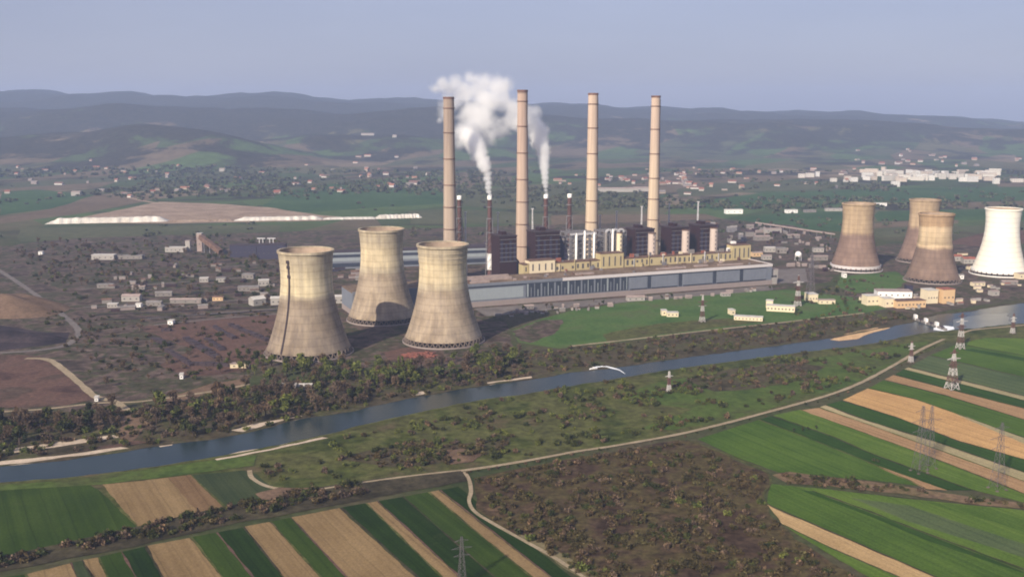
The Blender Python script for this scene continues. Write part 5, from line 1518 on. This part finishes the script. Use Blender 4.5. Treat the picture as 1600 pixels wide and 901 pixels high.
for k in range(72):
    px = rng.choice([rng.uniform(1345, 1400), rng.uniform(1405, 1440), rng.uniform(1440, 1480), rng.uniform(1480, 1530), rng.uniform(1530, 1560)])
    py = rng.uniform(269, 284) + (4 if px > 1440 and rng.random() < .3 else 0)
    p = G(px, py)
    o = mesh_obj("apartment_block", rng.choice(BL), None, (p.x, p.y, 0), rng.uniform(-.7, .5)); o.scale = (rng.uniform(.55, 1.0), 1.0, rng.uniform(.8, 1.3))
    tag(o, "white apartment block in the bright town on the right of the plain", "apartment block", "white apartment blocks of the town")
for k, (px, py, sx) in enumerate(((1253, 278, .5), (1266, 277, .5), (1278, 276, .5), (1303, 284, .6), (1325, 282, .5), (1335, 284, .4), (1400, 292, 1.0), (1590, 285, 1.2))):
    p = G(px, py); o = mesh_obj("apartment_block", BL[k % 4], None, (p.x, p.y, 0), 0); o.scale = (sx, 1, 1)
    tag(o, "white block standing apart from the bright town in the open plain", "apartment block", "white blocks apart from the town")
for px, py, w_, lab in ((575, 246, 70, "pale pink works on the hillside left of the sooty chimney"), (617, 248, 22, "small pale building right of the pale pink hillside works"), (965, 300, 130, "long white store in the plain behind the buff chimney"), (1005, 299, 60, "white store in the plain left of the last chimney"), (347, 271, 22, "bright white block at the foot of the left hills"), (118, 306, 26, "white group of blocks at the left end of the village")):
    p = at_dist(px, py, 3000) if False else G(px, py)
    h_ = terrain(p.x, p.y); 
    m = MB(); m.box(-w_ / 2, w_ / 2, 0, 18, -3, 11); 
    e = empty("warehouse", (p.x, p.y, h_), 0, lab, "warehouse")
    m.build("wall", m_white, e); m = MB(); m.roof(w_, 18, 11, 2.5, .6); m.build("roof", m_pinkroof, e)

# ------------------------------------------------------------------ smoke plumes (real volumes)
def smoke_mat(name, dens, blobs, ns, bite, soft):
    mt = bpy.data.materials.new(name); mt.use_nodes = True
    t = mt.node_tree; n = t.nodes; n.clear()
    out = n.new("ShaderNodeOutputMaterial"); pv = n.new("ShaderNodeVolumePrincipled")
    pv.inputs["Color"].default_value = (.998, .998, .998, 1); pv.inputs["Anisotropy"].default_value = 0.0
    geo = n.new("ShaderNodeNewGeometry")
    def mth(op, a, b=None, clamp=False):
        m_ = n.new("ShaderNodeMath"); m_.operation = op; m_.use_clamp = clamp
        for sock, v in zip(m_.inputs, (a, b)):
            if v is None: continue
            if isinstance(v, bpy.types.NodeSocket): t.links.new(v, sock)
            else: sock.default_value = v
        return m_.outputs[0]
    body = None
    for c, r_ in blobs:
        d = n.new("ShaderNodeVectorMath"); d.operation = 'DISTANCE'
        t.links.new(geo.outputs["Position"], d.inputs[0]); d.inputs[1].default_value = c
        f = mth('SUBTRACT', 1.0, mth('DIVIDE', d.outputs["Value"], r_))
        body = f if body is None else mth('MAXIMUM', body, f)
    n1 = n.new("ShaderNodeTexNoise"); n1.inputs["Scale"].default_value = ns; n1.inputs["Detail"].default_value = 6; n1.inputs["Roughness"].default_value = .62; n1.inputs["Distortion"].default_value = .5
    t.links.new(geo.outputs["Position"], n1.inputs["Vector"])
    k = mth('ADD', body, mth('MULTIPLY', mth('SUBTRACT', n1.outputs["Fac"], .56), bite))
    k = mth('DIVIDE', k, soft, True)
    t.links.new(mth('MULTIPLY', mth('POWER', k, 1.5), dens), pv.inputs["Density"])
    t.links.new(pv.outputs[0], out.inputs["Volume"])
    mt.cycles.volume_step_rate = .3
    return mt
def plume(name, blobs, dens, ns, bite, soft, label, vox):
    bm = bmesh.new(); B_ = []
    for (px, py, rp_, Y) in blobs:
        c = at_dist(px, py, Y); r_ = rp_ * Y / FPX
        B_.append((c, r_))
        bmesh.ops.create_icosphere(bm, subdivisions=3, radius=r_ * 1.08, matrix=Matrix.Translation(c))
    me_ = bpy.data.meshes.new(name); bm.to_mesh(me_); bm.free()
    me_.materials.append(smoke_mat(name + "_vapour", dens, B_, ns, bite, soft))
    o = mesh_obj(name, me_)
    md = o.modifiers.new("merge", 'REMESH'); md.mode = 'VOXEL'; md.voxel_size = vox
    tag(o, label, "smoke plume", None, "stuff")
    return o
YA, YB = ST, ST + 24
def jet(path, Y, n=16):
    out = []
    for i in range(n):
        f = (i / (n - 1)) ** .8 * (len(path) - 1); a = min(int(f), len(path) - 2); u = f - a
        p = [path[a][j] * (1 - u) + path[a + 1][j] * u for j in range(3)]
        w = rng.uniform(-.15, .15) * p[2]
        out.append((p[0] + w, p[1], p[2] * 1.35, Y + 36 * (i / (n - 1)) ** 2 + rng.uniform(-1, 1)))
    return out
plume("steam_plume", jet([(765, 305, 3.6), (764, 298, 4.2), (763, 285, 5.6), (760, 270, 7.5), (755, 254, 10), (748, 238, 13), (739, 224, 14), (731, 212, 12)], YA), .27, .070, 1.3, .55, "dense white steam cone rising from the left slim stack", 1.2)
plume("steam_plume", jet([(853, 303, 3.4), (853, 296, 4), (852, 284, 5.2), (851, 268, 7), (849, 250, 9), (847, 234, 10.5), (843, 216, 13), (838, 200, 15)], YB), .25, .070, 1.3, .50, "dense white steam cone rising from the right slim stack", 1.2)
cl = []
for px, py, r_ in ((738, 214, 21), (724, 208, 20), (720, 224, 12), (745, 196, 26), (758, 182, 28), (738, 172, 28), (765, 158, 30), (748, 148, 26), (728, 146, 26), (775, 140, 26), (790, 136, 20), (756, 130, 20), (718, 152, 24), (704, 160, 22), (694, 176, 16), (688, 188, 8), (702, 138, 16), (690, 130, 12),
                   (785, 160, 26), (798, 168, 22), (800, 184, 20), (812, 188, 18), (826, 188, 19), (838, 198, 18), (843, 212, 15), (852, 207, 11), (835, 180, 16), (815, 172, 18), (772, 190, 22), (780, 206, 18), (752, 224, 20), (738, 226, 18), (764, 212, 20), (680, 140, 12), (712, 128, 14), (735, 122, 14), (845, 222, 16), (846, 234, 11)):
    cl.append((px, py, r_ * 1.12, ST + 50 + rng.uniform(-14, 14)))
plume("steam_cloud", cl, .085, .034, 2.1, .70, "grey and white steam cloud drifting left behind two chimneys", 3.0)

# ------------------------------------------------------------------ haze: one closed box of even, thin air
mt = bpy.data.materials.new("haze_air"); mt.use_nodes = True
t = mt.node_tree; t.nodes.clear()
out = t.nodes.new("ShaderNodeOutputMaterial"); pv = t.nodes.new("ShaderNodeVolumePrincipled")
pv.inputs["Color"].default_value = (.52, .65, .97, 1)
pv.inputs["Density"].default_value = 7.5e-5
pv.inputs["Anisotropy"].default_value = 0.0
t.links.new(pv.outputs[0], out.inputs["Volume"])
m = MB(); m.box(-13500, 13500, -3200, 13300, -1.5, 560)
tag(m.build("haze", mt), kind="stuff")
